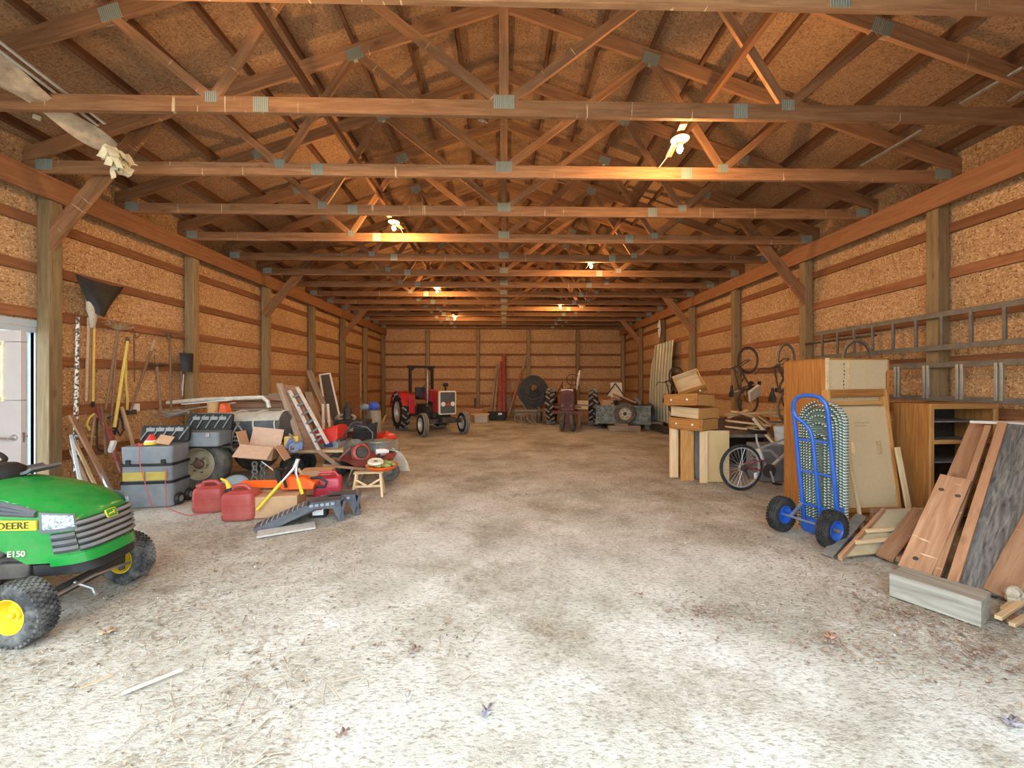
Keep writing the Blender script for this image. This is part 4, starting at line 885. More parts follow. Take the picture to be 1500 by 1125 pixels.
for p, q, y0, y1, w, m_, lb in (((452, 543), (492, 640), 10.9, 9.9, .16, M_oldw, 'tall grey board leaning behind the screen door, the taller one'), ((451, 575), (473, 632), 10.2, 9.2, .16, M_oldw, 'grey board leaning left of the screen door, the shorter one'), ((466, 560), (484, 630), 11.6, 10.4, .1, M_brownw, 'narrow brown board leaning just behind the screen door')):
    o = bar('leaning_board', AY(*p, y0), AY(*q, y1), w, .04, m_); tag(o, lb, 'board')
sd0, sd1, sd2, sd3 = AY(468, 549, 11.6), AY(483, 547, 11.75), AY(500, 622, 10.9), AY(481, 630, 10.7)
q = [V(sd0), V(sd1), V(sd2), V(sd3)]
prts = [bar('frame', q[i], q[(i + 1) % 4], .05, .04, M_white) for i in range(4)]
m = MB(); m.sheet(lambda u, v: q[0].lerp(q[1], u).lerp(q[3].lerp(q[2], u), v), 4, 6, .008); prts.append(m.build('mesh', mat('dark screen', (.09, .08, .07), .8)))
wrap('screen_door', 'white framed screen door leaning on the left wall', 'screen door', q[3], prts)
for px, lb in ((474, 'left of two thin white pipes standing before the screen door'), (480, 'right of two thin white pipes standing before the screen door')):
    m = MB(); a, b = AY(px - 1 + (px > 476) * 1, 592, 9.2), AY(px + (px > 476) * 4, 640, 9.0); m.tube([a, a.lerp(b, .5), a.lerp(b, .501), a.lerp(b, .56), a.lerp(b, .561), b], [.03, .03, .042, .042, .03, .03], 8); o = m.build('white_pipe', M_white); tag(o, lb, 'pipe')
# ---- old red lawn tractor on the cart
M_red = mat('red paint', (.62, .03, .02), .35, var=.15, dust=.2, dustc=(.3, .2, .15))
rt = E('red_lawn_tractor', 'old red lawn tractor hood and body on the plank cart', 'lawn tractor', (-2.98, 7.02, .48), rad(-10)); rt.scale = (.72, .72, .8)
m = MB(); m.loft([[(x, y, z) for y, z in ((-w, zb_), (-w, zt - .06), (-w * .8, zt - .01), (0, zt + .01), (w * .8, zt - .01), (w, zt - .06), (w, zb_))] for x, w, zb_, zt in ((-.42, .17, .10, .28), (-.38, .2, .08, .33), (-.1, .22, .12, .42), (.18, .23, .16, .50), (.26, .21, .22, .50))]); m.build('hood', M_red, rt)
bx('hood_label', (-.22, -.228, .30), (.2, .004, .05), M_white, rt, 0, (0, -.25, 0))
m = MB(); m.box((-.1, 0, .07), (.7, .36, .13)); m.box((.05, -.1, .15), (.3, .2, .12)); m.build('chassis', M_tool, rt, .01)
bx('engine_block', (.02, -.19, .10), (.22, .06, .13), mat('navy', (.03, .04, .12), .5), rt, .01)
m = MB(); m.tube([(.3, -.05, .2), (.5, -.05, .5), (.62, -.05, .56), (.8, -.02, .54)], .03); m.build('column', M_dark, rt)
# black tubular mower handle and second red mower with trash can behind
M_bl2 = mat('black tube', (.03, .035, .04), .3, var=.2)
mh = E('push_mower', 'red push mower with black tubular handle behind the wheelbarrow', 'push mower', (-2.62, 7.75, 0), rad(0))
q = [AY(p[0], p[1], 7.35 + d * .6) for p, d in (((499, 676), 0), ((505, 642), .05), ((510, 628), .1), ((520, 623), .15), ((538, 626), .2), ((546, 634), .2), ((545, 662), .15))]
m = MB(); m.tube([v - mh.location for v in q], .022, 8); m.tube([AY(507, 634, 7.4) - mh.location, AY(545, 632, 7.47) - mh.location], .014, 6); m.build('handle', M_bl2, mh)
m = MB(); m.loft([[(x, y, z) for x, y in rrect(w, d, .1)] for w, d, z in ((.62, .5, .16), (.66, .54, .2), (.64, .52, .34), (.5, .4, .42), (.3, .28, .46))]); m.build('deck', M_red, mh)
m = MB(); m.sheet(lambda u, v: (-.30 + .44 * u, .0 + .1 * v, .50 + .34 * v - .05 * math.cos(PI * (u - .5))), 8, 5, .05); m.build('grass_bag', M_black, mh)
for sx in (-.3, .3):
    for sy in (-.28, .28):
        t = tyre(MB(), (sx, sy, .14), (0, 1, 0), .14, .06, .08, 20).build('wheel', M_rubber, mh); rimdisc(MB(), (sx, sy, .14), (0, -1, 0), .085, .055, .005).build('rim', M_white, t)
o = MB(); o.lathe([(0, -.08), (.06, -.07), (.16, -.06), (.18, -.02), (.18, .04), (.12, .07), (0, .08)], (0, 0, 0), n=24); o = o.build('dusty_tyre', M_rubberd, loc=AY(520, 659, 6.75), rot=(rad(75), 0, rad(12))); tag(o, 'dusty round grey drum behind the red engine in the wheelbarrow', 'drum')
tcn = E('trash_can', 'galvanised ribbed trash can behind the wheelbarrow', 'trash can', (-2.36, 7.55, 0))
m = MB(); 
def canring(r, z, amp): return [((r + amp * (1 if (i // 2) % 2 else -1)) * math.cos(2 * PI * i / 72), (r + amp * (1 if (i // 2) % 2 else -1)) * math.sin(2 * PI * i / 72), z) for i in range(72)]
m.loft([canring(.20, .0, 0), canring(.205, .06, 0), canring(.21, .09, .006), canring(.235, .42, .006), canring(.24, .46, 0), canring(.255, .50, 0), canring(.262, .505, 0), canring(.262, .52, 0), canring(.25, .52, 0)]); m.build('body', M_galv, tcn)
for s in (-1, 1): MB().tube([(s * .24, -.08, .36), (s * .30, -.07, .34), (s * .30, .07, .34), (s * .24, .08, .36)], .01, 6).build('handle', M_galv, tcn)
o = MB().lathe([(.0, .16), (.05, .16), (.06, .12), (.2, .09), (.27, .03), (.28, 0), (.26, 0)], n=28).build('red_cover', M_red, loc=(-2.52, 8.6, .44), rot=(.1, .1, 0)); o.scale = (.85, .85, .85); tag(o, 'domed red cover behind the galvanised trash can', 'cover')
m = MB(); m.loft([[(-2.50 + r * .8 * math.cos(2 * PI * i / 24) * (1 + .08 * math.sin(i * 2.3)), 8.65 + r * .75 * math.sin(2 * PI * i / 24) * (1 + .06 * math.cos(i * 1.7)), z) for i in range(24)] for r, z in ((.24, 0), (.3, .08), (.31, .25), (.29, .35), (.26, .43))]); o = m.build('sack', mat('grimy sack', (.34, .30, .24), .9, var=.25)); tag(o, 'grimy brown sack under the red cover', 'sack')
m = MB(); m.sheet(lambda u, v: (-2.30 + .62 * u, 7.15 + .08 * math.sin(u * 3) + .06 * v, .02 + .36 * (1 - abs(2 * u - 1) ** 2.4) * v), 16, 8, .01); o = m.build('plastic_sheet', mat('cloudy plastic', (.50, .48, .42), .35, var=.12)); tag(o, 'cloudy grey plastic sheet propped behind the wheelbarrow', 'sheet')
# milk can with rags, junk
ml = E('old_churn', 'old dark metal churn topped with rags near the left back corner', 'churn', (-3.45, 10.6, 0)); ml.scale = (1, 1, .8)
MB().lathe([(0, 0), (.22, 0), (.24, .05), (.24, .75), (.2, .9), (.15, 1.0), (.18, 1.1), (.17, 1.12), (0, 1.12)], n=24).build('body', M_grime, ml)
o = MB().sph((0, 0, 0), .15, (1, 1, .8)).build('blue_rag', mat('blue cloth', (.06, .12, .55), .9, var=.3), loc=(-3.40, 10.55, .99)); tag(o, 'bright blue rag on top of the old churn', 'rag')
o = MB().sph((0, 0, 0), .13, (1.1, .9, .7)).build('grey_rag', mat('grey blue cloth', (.25, .32, .36), .9, var=.3), loc=(-3.63, 10.5, .97)); tag(o, 'pale grey rag on the old churn beside the blue rag', 'rag')
o = bar('short_post', (-3.08, 9.7, .0), (-3.1, 9.75, .92), .22, .08, M_oldw, up=(0, 1, 0)); tag(o, 'upright grey plank standing before the old churn', 'plank')
o = rod('iron_rod', [AY(528, 583, 10.8), AY(535, 600, 10.6), AY(541, 640, 10.3)], .02, M_rust); tag(o, 'rusty rod sticking up beside the old churn', 'rod')
o = rod('pale_stick', [AY(556, 628, 11.2), AY(565, 608, 11.4)], .02, M_pine); tag(o, 'pale stick poking up right of the upright grey plank', 'stick')
m = MB()
for k in range(4): m.tube([AY(508 + 18 * math.cos(a + k) * (.7 + .1 * k), 612 + 5 * math.sin(a + k * 2) + 2 * k, 8.9 + .1 * k) for a in [2 * PI * i / 16 for i in range(16)]], .025, 6, True)
o = m.build('coiled_rope', mat('dusty rope', (.35, .3, .24), .95)); tag(o, 'dusty coiled rope behind the red lawn tractor', 'rope')
bxm = E('junk_crate', 'dark crate of odds and ends behind the red lawn tractor', 'crate', (-3.35, 8.95, 0)); bx('box', (0, 0, .4), (.7, .4, .78), M_dark, bxm, .01); bx('slat', (0, -.205, .6), (.7, .02, .1), M_oldw, bxm); bx('slat', (0, -.205, .35), (.7, .02, .1), M_oldw, bxm)
o = MB().lathe([(0, 0), (.09, 0), (.09, .25), (.05, .3), (.03, .38), (0, .38)], n=16).build('dark_bottle', M_dark, loc=(-3.45, 8.9, .8)); tag(o, 'dark bottle standing on the crate behind the red lawn tractor', 'bottle')
# ---- wheelbarrow
wb_ = E('wheelbarrow', 'rusty red wheelbarrow loaded with an engine and tools', 'wheelbarrow', (-2.18, 6.5, 0), rad(10)); wb_.scale = (1, 1, .8)
m = MB(); rings = []
for k, z in ((.62, .36), (.8, .43), (1.0, .52), (1.03, .525)): rings.append([(x * k + (.05 if z < .45 else 0), y * k, z) for x, y in rrect(.82, .58, .1)])
for k, z in ((1.0, .52), (.79, .44), (.6, .375)): rings.append([(x * k + (.05 if z < .45 else 0), y * k, z) for x, y in rrect(.79, .55, .1)])
m.loft(rings); m.build('tray', mat('rusty red paint', (.34, .07, .055), .6, var=.3, dust=.4, dustc=(.24, .13, .09)), wb_)
c = (.28, 0, .2); t = tyre(MB(), c, (.15, 1, 0), .2, .1, .1, 24).build('wheel', M_rubberd, wb_); rimdisc(MB(), c, (.15, -1, 0), .105, .08, .01).build('rim', M_grime, t)
for s in (-1, 1):
    MB().bar((.35, s * .16, .24), (-.62, s * .28, .44), .045, .045).build('handle', M_brownw, wb_); MB().tube([(-.2, s * .24, .37), (-.3, s * .25, .02), (-.12, s * .25, .02), (-.02, s * .22, .33)], .016, 6).build('leg', M_grime, wb_)
en = E('small_engine', 'small red and black engine lying in the wheelbarrow', 'engine', (-2.30, 6.42, .37), rad(20)); en.scale = (.9, .9, .9)
m = MB(); m.lathe([(.05, 0), (.14, .0), (.16, .03), (.15, .10), (.11, .12)], (0, -.06, .13), (.35, -1, .35), 20); m.build('shroud', mat('dull engine red', (.34, .04, .03), .5, var=.2, dust=.3), en); m = MB(); m.lathe([(0, .125), (.1, .125), (.1, .05)], (0, -.06, .13), (.35, -1, .35), 16); m.sph((.03, .05, .1), .14, (1, .8, .9)); m.build('flywheel', M_dark, en); bx('block', (.0, .1, .12), (.24, .16, .22), M_dark, en, .02)
m = MB(); m.sheet(lambda u, v: (-.36 + .2 * u, -.06 + .25 * v, .02 + .22 * u), 3, 3, .01); m.build('guard', mat('dull red plate', (.3, .12, .1), .6), en)
dr_ = E('power_drill', 'white and black power drill lying in the wheelbarrow', 'drill', (-1.98, 6.55, .40), rad(25)); dr_.scale = (.85, .85, .85); m = MB(); m.tube([(-.12, 0, .1), (.05, 0, .1), (.12, 0, .09)], [.05, .05, .03], 10); m.build('motor', M_white, dr_); m = MB(); m.tube([(.12, 0, .09), (.24, 0, .07)], [.03, .012], 8); m.tube([(-.05, -.01, .08), (-.09, -.03, -.02), (.02, -.06, -.03)], .028, 8); m.build('grip', M_black, dr_)
o = MB().sph((0, 0, 0), .09, (1.2, .8, .7)).build('white_jug', M_white, loc=(-2.05, 6.72, .44)); tag(o, 'small white jug behind the drill in the wheelbarrow', 'jug')
# ---- small saw stand with a mossy round on top
ss = E('saw_stand', 'small pale wooden stand in front of the wheelbarrow', 'stand', (-1.92, 5.72, 0), rad(8)); ss.scale = (1, 1, .88)
for sx in (-1, 1):
    for sy in (-1, 1): bar('leg', (sx * .16, sy * .03, .36), (sx * .20, sy * .12, 0), .03, .03, M_pine, ss)
for sy in (-1,): bar('brace', (-.19, sy * .075, .17), (.19, sy * .075, .17), .02, .035, M_pine, ss); bar('brace', (-.17, sy * .06, .28), (0, sy * .075, .17), .02, .03, M_pine, ss); bar('brace', (.17, sy * .06, .28), (0, sy * .075, .17), .02, .03, M_pine, ss)
bx('top', (0, 0, .375), (.40, .10, .03), M_pine, ss)
ds = E('moss_dish', 'shallow orange dish heaped with mossy green plants beside the wheelbarrow', 'dish', (-1.76, 5.80, .375), rad(15), rx=.03)
MB().lathe([(0, -.02), (.16, -.015), (.22, .03), (.225, .05), (.2, .04), (0, 0)], n=28).build('plate', M_org, ds)
m = MB()
for k in range(34): a = RN.uniform(0, 6.28); r_ = .2 * math.sqrt(RN.random()); m.sph((r_ * math.cos(a), r_ * math.sin(a), .045 + RN.uniform(0, .02)), RN.uniform(.025, .05), (1, 1, .6), 8)
m.build('moss', mat('moss', (.26, .29, .09), .95, var=.4, scale=40), ds)
o = MB().lathe([(.03, 0), (.10, 0), (.115, .02), (.1, .04), (.03, .035)], n=20).build('white_ring', mat('bone ring', (.66, .62, .48), .6), loc=(-1.83, 5.74, .455), rot=(.2, .1, 0)); tag(o, 'pale ring lying on the mossy orange dish', 'ring')
# ================================================================ back of the barn
# ---- red tractor
M_mf = mat('tractor red', (.42, .012, .022), .35, var=.12, dust=.15, dustc=(.3, .15, .1))
M_silver = mat('silver rim', (.62, .62, .60), .45, .4, var=.1, dust=.3, dustc=(.4, .35, .3))
M_trim_ = mat('cream trim', (.70, .66, .52), .5, var=.06)
fr, fl_w, rr_w = G(618, 643), G(683, 634), G(592, 634)
tt = E('red_tractor', 'red farm tractor with black roll bar parked before the back wall', 'tractor', (-1.86, 12.42, 0), rad(-58))
M_lug = mat('worn tread rubber', (.27, .26, .235), .85, var=.3, scale=14)
# local x forward, y left; origin between the front wheels
def big_wheel(par, x, y, R_, w, ri, out, lug_n, rm, ribs=0):
    c = (x, y, R_); m = tyre(MB(), c, (0, out, 0), R_ - .02, w, ri, 40)
    if lug_n: pass
    for k in range(ribs):
        z = (k - (ribs - 1) / 2) * w * .24; pass
    t = m.build('wheel', M_rubber, par)
    if ribs:
        m = MB()
        for k in range(ribs): z = (k - (ribs - 1) / 2) * w * .27; m.lathe([(R_ - .03, z - .018), (R_ + .004, z - .012), (R_ + .004, z + .012), (R_ - .03, z + .018)], c, (0, out, 0), 40)
        m.build('tread', M_lug, t)
    if lug_n: lugs(MB(), c, (0, out, 0), R_ - .015, w, lug_n, .04, .05, rad(40)).build('tread', M_lug, t)
    rimdisc(MB(), c, (0, out, 0), ri, w * .8, -.03 if ribs else .02, hub=.28).build('rim', rm, t)
    rimdisc(MB(), c, (0, -out, 0), ri, w * .8, .03, hub=.28).build('rim', rm, t)
    return t
for s in (-1, 1):
    big_wheel(tt, 0, s * .68, .345, .20, .20, s, 0, M_silver, 3)
    big_wheel(tt, -1.95, s * .72, .62, .34, .34, s, 15, M_silver)
m = MB(); m.bar((0, -.58, .42), (0, .58, .42), .14, .14); m.box((.05, 0, .48), (.7, .42, .16)); m.bar((-1.95, -.55, .62), (-1.95, .55, .62), .26, .26); m.bar((-1.9, 0, .5), (.1, 0, .5), .2, .16); m.build('axle', M_dark, tt, .01)
m = MB(); m.box((-.5, 0, .78), (.8, .38, .5)); m.box((-1.3, 0, .68), (1.1, .42, .42)); m.cyl((-.4, -.19, .75), (-.4, -.33, .75), .09); m.cyl((-.65, -.19, .85), (-.65, -.3, .85), .07); m.box((-.25, -.23, .62), (.2, .1, .2)); m.box((-.8, -.26, .62), (.3, .14, .3)); m.tube([(-.2, -.2, .9), (-.3, -.3, .8), (-.6, -.3, .95), (-.8, -.22, 1.0)], .025); m.build('engine', M_dark, tt, .01)
m = MB(); m.loft([[(x, y, z) for y, z in ((-.25, z0), (-.26, 1.18), (-.2, z1 - .03), (0, z1), (.2, z1 - .03), (.26, 1.18), (.25, z0))] for x, z0, z1 in ((.18, .9, 1.36), (-.3, 1.0, 1.38), (-1.0, 1.05, 1.40))]); m.build('hood', M_mf, tt)
m = MB(); m.box((-.02, -.262, .92), (.42, .012, .46)); m.box((-.02, .262, .92), (.42, .012, .46)); m.build('side_panel', M_mf, tt, .004)
fr_ = [(y, z) for y, z in rrect(.56, .72, .05)]
Mg = Matrix(((0, 0, 1, .20), (1, 0, 0, 0), (0, 1, 0, 1.0), (0, 0, 0, 1)))
m = MB(); m.prism(fr_, .10, Mg); gs = m.build('grille_shell', M_trim_, tt, .01)
m = MB(); m.prism(rrect(.48, .64, .03), .02, Mg @ Matrix.Translation((0, 0, .09)))
for k in range(14): m.box((.312, 0, .72 + .043 * k), (.012, .46, .012))
m.build('grille', mat('grille grey', (.09, .095, .09), .5), gs)
M_lamp = mat('lamp glass', (.85, .86, .82), .15, .2, var=.05, bump=0)
for s in (-1, 1):
    m = MB(); m.lathe([(0, .03), (.06, .028), (.07, .015), (.072, 0), (.075, -.01)], (.315, s * .155, .96), (1, 0, 0), 20); m.build('headlamp', M_lamp, gs)
bx('emblem_plate', (.318, 0, .96), (.01, .14, .11), mat('emblem maroon', (.16, .02, .02), .5), gs, .002)
m = MB()
for yy, zz in ((0, .985), (-.032, .94), (.032, .94)): m.prism([(yy - .026, zz - .022), (yy + .026, zz - .022), (yy, zz + .028)], .006, Matrix(((0, 0, 1, .322), (1, 0, 0, 0), (0, 1, 0, 0), (0, 0, 0, 1))))
m.build('emblem', mat('emblem red', (.75, .12, .1), .4), gs)
for s in (-1, 1):
    m = MB(); m.sheet(lambda u, v, s=s: (-1.95 + .74 * math.cos(rad(20 + 150 * u)), s * (.50 + .40 * v), .62 + .70 * math.sin(rad(20 + 150 * u)) if u > -1 else 0), 18, 4, .02); m.box((-2.0, s * .50, 1.02), (.9, .02, .5)); m.sheet(lambda u, v, s=s: (-1.26 + .05 * u, s * (.50 + .2 * v), 1.2 - .6 * u), 4, 3, .02); m.build('fender', M_mf, tt)
m = MB(); m.box((-1.95, -.40, 1.65), (.09, .09, 1.05)); m.box((-1.95, .40, 1.65), (.09, .09, 1.05)); m.box((-1.95, 0, 2.17), (.12, .98, .07))
for s in (-1, 1): m.bar((-1.95, s * .38, 2.02), (-1.95, s * .25, 2.15), .05, .07)
m.build('roll_bar', M_black, tt, .006)
m = MB(); m.lathe([(.03, 0), (.03, .5), (.045, .52), (.045, .95), (.03, .97), (.025, 1.0)], (-.62, -.29, .85), n=14); m.tube([(-.62, -.29, 1.8), (-.62, -.29, 1.95), (-.64, -.29, 2.0)], .026); m.build('exhaust_stack', mat('sooty steel', (.30, .29, .28), .5, .6, var=.3), tt)
m = MB(); m.lathe([(.03, 0), (.03, .12), (.085, .14), (.09, .2), (.06, .24), (0, .25)], (-.05, .08, 1.36), n=18); m.build('air_cleaner', M_black, tt)
m = MB(); c = V((-1.32, 0, 1.42)); m.tube([c + V((.5 * .19 * math.cos(a), .19 * math.sin(a), .8 * .19 * math.cos(a))) for a in [2 * PI * i / 28 for i in range(28)]], .015, 6, True); m.tube([c, c + V((.25, 0, -.2))], .02); m.tube([c - V((0, .19, 0)), c + V((0, .19, 0))], .01); m.build('steering_wheel', M_black, tt)
m = MB(); m.box((-1.75, 0, 1.08), (.42, .46, .1)); m.box((-1.95, 0, 1.28), (.1, .44, .36), (0, -.2, 0)); m.build('seat', mat('navy vinyl', (.02, .02, .05), .5), tt, .03)
m = MB(); m.box((-1.2, -.42, .52), (.5, .3, .03)); m.box((-1.2, .42, .52), (.5, .3, .03)); m.build('footplate', M_dark, tt)
# ---- things between the tractors
def block(name, c, d, m_, lb, cat, rot=None): return tag(bx(name, c, d, m_, rot=rot, bev=.006), lb, cat)
bl = AY(705, 612, 16.2); block('concrete_block', (bl.x, 16.2, .15), (.52, .26, .30), M_conc, 'pale concrete block right of the red tractor, under wood scraps', 'block')
block('wood_scrap', (bl.x - .05, 16.2, .34), (.75, .2, .07), M_pine, 'pale plank lying across the concrete block', 'plank'); block('wood_scrap', (bl.x - .2, 16.25, .42), (.5, .24, .09), M_brownw, 'short brown wood piece on the pale plank', 'wood', (0, .03, .1)); block('wood_scrap', (bl.x - .3, 16.25, .51), (.7, .2, .09), M_redw, 'flat reddish beam on top of the block and plank heap', 'wood', (0, 0, .05))
o = bar('dark_wedge', AY(696, 597, 16.1), AY(696, 583, 16.1), .09, .06, M_dark); tag(o, 'dark upright iron stub on the heap right of the red tractor', 'stub')
tb_ = E('black_tote', 'low black plastic tote with a white sticker by the back wall', 'tote', (-.28, 17.3, 0))
m = MB(); m.loft([[(x * k, y * k, z) for x, y in rrect(.78, .5, .06)] for k, z in ((.9, 0), (.98, .3), (1.04, .31), (1.04, .35))]); m.build('body', M_black, tb_); bx('sticker', (.12, -.258, .28), (.16, .006, .08), M_white, tb_, 0)
for (p, q, y0, y1, w, h, m_, lb) in (((729, 533), (719, 604), 18.8, 18.2, .10, .05, M_oldw, 'grey board leaning on the back wall left of the red panels'), ((731, 531), (724, 603), 18.85, 18.5, .06, .05, M_pine, 'narrow pale board leaning beside the grey one, left of the red panels'), ((769, 531), (744, 610), 18.9, 17.6, .12, .05, M_brownw, 'long brown board leaning left across the back wall by the hose coil'), ((771, 520), (750, 596), 18.95, 18.2, .08, .04, M_oldw, 'slim weathered board leaning behind the long brown board')):
    o = bar('leaning_board', AY(*p, y0), AY(*q, y1), w, h, m_); tag(o, lb, 'board')
M_redst = mat('dull red steel', (.25, .02, .012), .55, .1, var=.15, dust=.2)
for i, (x0, x1, yt, lb) in enumerate(((729, 736, 530, 'left dull red steel panel leaning on the back wall, the shorter'), (735, 741, 519, 'right dull red steel panel leaning on the back wall, the taller'))):
    a, b, c, d = AY(x0 + 1, yt, 18.9), AY(x1, yt, 18.9), AY(x1 + .5, 612, 18.3), AY(x0, 612, 18.3)
    m = MB(); m.sheet(lambda u, v: V(a).lerp(V(b), u).lerp(V(d).lerp(V(c), u), v) + V((0, -.03 * math.sin(PI * u), 0)), 6, 2, .03); o = m.build('red_steel_sheet', M_redst); tag(o, lb, 'steel sheet')
sh_ = [handle('handle', AY(748, 557, 18.8), AY(748, 590, 18.5), .03, M_brownw)]
m = MB(); a = AY(748, 595, 18.5); m.sheet(lambda u, v: (a.x + (u - .5) * .36, a.y + .06 * math.sin(PI * u) - .1 * v, a.z + .3 - .62 * v), 6, 5, .015); sh_.append(m.build('blade', M_grime))
wrap('square_shovel', 'dark shovel standing blade down between red panels and hose coil', 'shovel', (a.x, a.y, 0), sh_)
# ---- hose reel cart
hr = E('hose_reel', 'wheeled implement carrying a big coil of black hose', 'hose reel', (.98, 16.2, 0), 0)
M_hose = mat('black hose', (.03, .034, .036), .6, var=.3, dust=.4, dustc=(.10, .1, .09))
m = MB()
for k in range(9):
    r = .13 + .056 * k; yy = -.1 + .03 * (k % 2)
    for dy in (0, .12, .24): m.tube([(.22 + r * math.cos(a) + .02 * math.sin(3 * a + k), yy + dy, 1.34 - .022 * (k - 3) + r * 1.13 * math.sin(a)) for a in [2 * PI * i / 40 for i in range(40)]], .034, 6, True)
m.build('hose_coil', M_hose, hr)
m = MB(); m.cyl((.22, -.36, 1.42), (.22, .4, 1.42), .08); m.lathe([(0, 0), (.09, 0), (.11, .05), (0, .09)], (.22, -.34, 1.42), (0, -1, 0), 16); m.build('spindle', M_rust, hr)
m = MB(); m.bar((-.2, .1, .4), (.22, .1, 1.26), .06, .06); m.bar((.6, .1, .4), (.22, .1, 1.26), .06, .06); m.bar((-.55, -.35, .5), (.55, -.35, .5), .07, .07); m.bar((-.5, -.3, .38), (.5, -.3, .38), .06, .06); m.bar((-.3, -.3, .4), (-.3, .5, .4), .06, .06); m.bar((.4, -.3, .4), (.4, .5, .4), .06, .06); m.tube([(-.1, -.35, .5), (-.2, -.33, .75), (-.42, -.3, .95)], .025); m.tube([(.3, -.36, .5), (.45, -.4, .55), (.62, -.42, .48)], .03); m.build('frame', M_grime, hr)
m = MB()
for x in (-.5, -.25, .0, .2): m.tube([(x, -.3, .4), (x - .06, -.35, .2), (x + .04, -.4, .06), (x + .14, -.42, .02)], .03, 6); m.lathe([(0, .0), (.12, .01), (.13, 0), (0, -.02)], (x + .05, -.38, .16), (1, .3, 0), 14)
m.build('tines', M_grime, hr)
for x in (.42,):
    t = tyre(MB(), (x, -.2, .34), (1, 0, 0), .34, .14, .2, 28).build('wheel', M_rubberd, hr); rimdisc(MB(), (x, -.2, .34), (1, 0, 0), .2, .12, .01).build('rim', M_rust, t)
t = tyre(MB(), (.55, .6, .34), (1, 0, 0), .34, .14, .2, 28).build('wheel', M_rubberd, hr)
# ---- old row crop tractor
M_far = mat('faded maroon paint', (.135, .032, .026), .65, var=.3, dust=.5, dustc=(.19, .11, .08))
ot = E('old_tractor', 'old faded maroon row crop tractor with narrow twin front wheels', 'tractor', (2.13, 13.3, 0), rad(-104))
for s in (-1, 1):
    t = tyre(MB(), (0, s * .16, .33), (0, s, .12), .33, .14, .2, 28).build('wheel', M_rubberd, ot); rimdisc(MB(), (0, s * .16, .33), (0, s, .12), .2, .11, .01).build('rim', M_far, t)
    c = (-2.15, s * .80, .69); t = tyre(MB(), c, (0, s, 0), .66, .34, .42, 40).build('wheel', M_rubber, ot); lugs(MB(), c, (0, s, 0), .665, .36, 17, .04, .05, rad(38)).build('tread', M_lug, t); rimdisc(MB(), c, (0, s, 0), .43, .25, .03).build('rim', M_far, t)
m = MB(); m.box((-.02, 0, .48), (.14, .2, .5)); m.bar((-.9, 0, .72), (.1, 0, .72), .3, .2); m.box((-1.6, 0, .72), (1.3, .42, .5)); m.bar((-2.15, -.7, .69), (-2.15, .7, .69), .24, .24); m.build('frame', M_far, ot, .02)
m = MB(); m.box((-.45, 0, .9), (.8, .36, .36)); m.cyl((-.3, .18, .95), (-.3, .3, .95), .07); m.box((-.6, -.24, .9), (.3, .12, .2)); m.build('engine', M_dark, ot, .01)
m = MB(); m.loft([[(x, y, z) for y, z in ((-w, zb_), (-w, 1.2), (-w * .7, zt - .03), (0, zt), (w * .7, zt - .03), (w, 1.2), (w, zb_))] for x, w, zb_, zt in ((.16, .20, .7, 1.36), (.1, .24, .68, 1.40), (-.1, .24, 1.02, 1.42), (-1.25, .22, 1.05, 1.44))]); m.build('hood', M_far, ot)
m = MB()
for k in range(9): m.box((.165, 0, .78 + .055 * k), (.015, .34, .022))
m.build('grille', mat('dark maroon', (.06, .02, .018), .7), ot)
bx('name_band', (.13, 0, 1.36), (.04, .38, .07), mat('pale band', (.62, .56, .5), .6), ot, .006, (0, .3, 0))
m = MB(); m.bar((.05, -.5, .62), (.05, .5, .62), .12, .1); m.bar((.05, -.45, .8), (.05, .45, .8), .05, .05); m.build('cultivator_bracket', M_far, ot)
for x, y in ((.22, -.15), (.22, .15)): m = MB(); m.sph((x, y, .84), .05); m.build('lamp', M_grime, ot)
m = MB(); m.lathe([(.025, 0), (.03, .15), (.055, .2), (.055, .6), (.03, .63), (.028, .7)], (-1.0, .24, 1.36), (0, .16, 1), 14); m.build('muffler', mat('pale rusted muffler', (.62, .56, .5), .6, .2), ot)
m = MB(); m.lathe([(0, 0), (.04, 0), (.05, .03), (0, .05)], (-1.0, .35, 2.07), n=12); m.build('rain_cap', M_dark, ot)
m = MB(); c = V((-1.55, .05, 1.72)); m.tube([c + V((.35 * .22 * math.cos(a), .22 * math.sin(a), .92 * .22 * math.cos(a))) for a in [2 * PI * i / 28 for i in range(28)]], .014, 6, True)
for k in range(3): m.tube([c, c + V((.35 * .22 * math.cos(2.1 * k), .22 * math.sin(2.1 * k), .92 * .22 * math.cos(2.1 * k)))], .009, 6)
m.tube([c, (-.5, .05, 1.42)], .016); m.build('steering_wheel', M_dark, ot)
m = MB(); m.sheet(lambda u, v: (-2.35 + .3 * u, -.2 + .4 * v, 1.3 + .08 * (2 * v - 1) ** 2 + .06 * (1 - u)), 6, 8, .015); m.cyl((-2.0, 0, .9), (-2.2, 0, 1.3), .03); m.build('seat', M_far, ot)
m = MB(); m.bar((-2.5, -.45, .5), (-2.3, -.40, 1.65), .05, .05); m.bar((-2.45, -.3, .5), (-1.2, -.3, 1.0), .06, .06); m.bar((-2.3, -.4, 1.6), (-1.5, -.75, .7), .04, .04); m.build('lift_arms', M_far, ot)
wc = tag(bx('wood_crate', (2.62, 13.9, .72), (.62, .3, .30), M_pine, bev=.006), 'pale wooden crate hung beside the hood of the old tractor', 'crate'); wc.rotation_euler = (0, .04, -.1)
bx('slat_gap', (0, -.153, 0), (.6, .006, .03), M_dark, wc, 0); wc.location.z = .84
o = bar('crate_support', (2.62, 13.95, 0), (2.62, 13.95, .69), .12, .12, M_brownw, up=(0, 1, 0)); tag(o, 'brown post under the pale crate beside the old tractor', 'post')
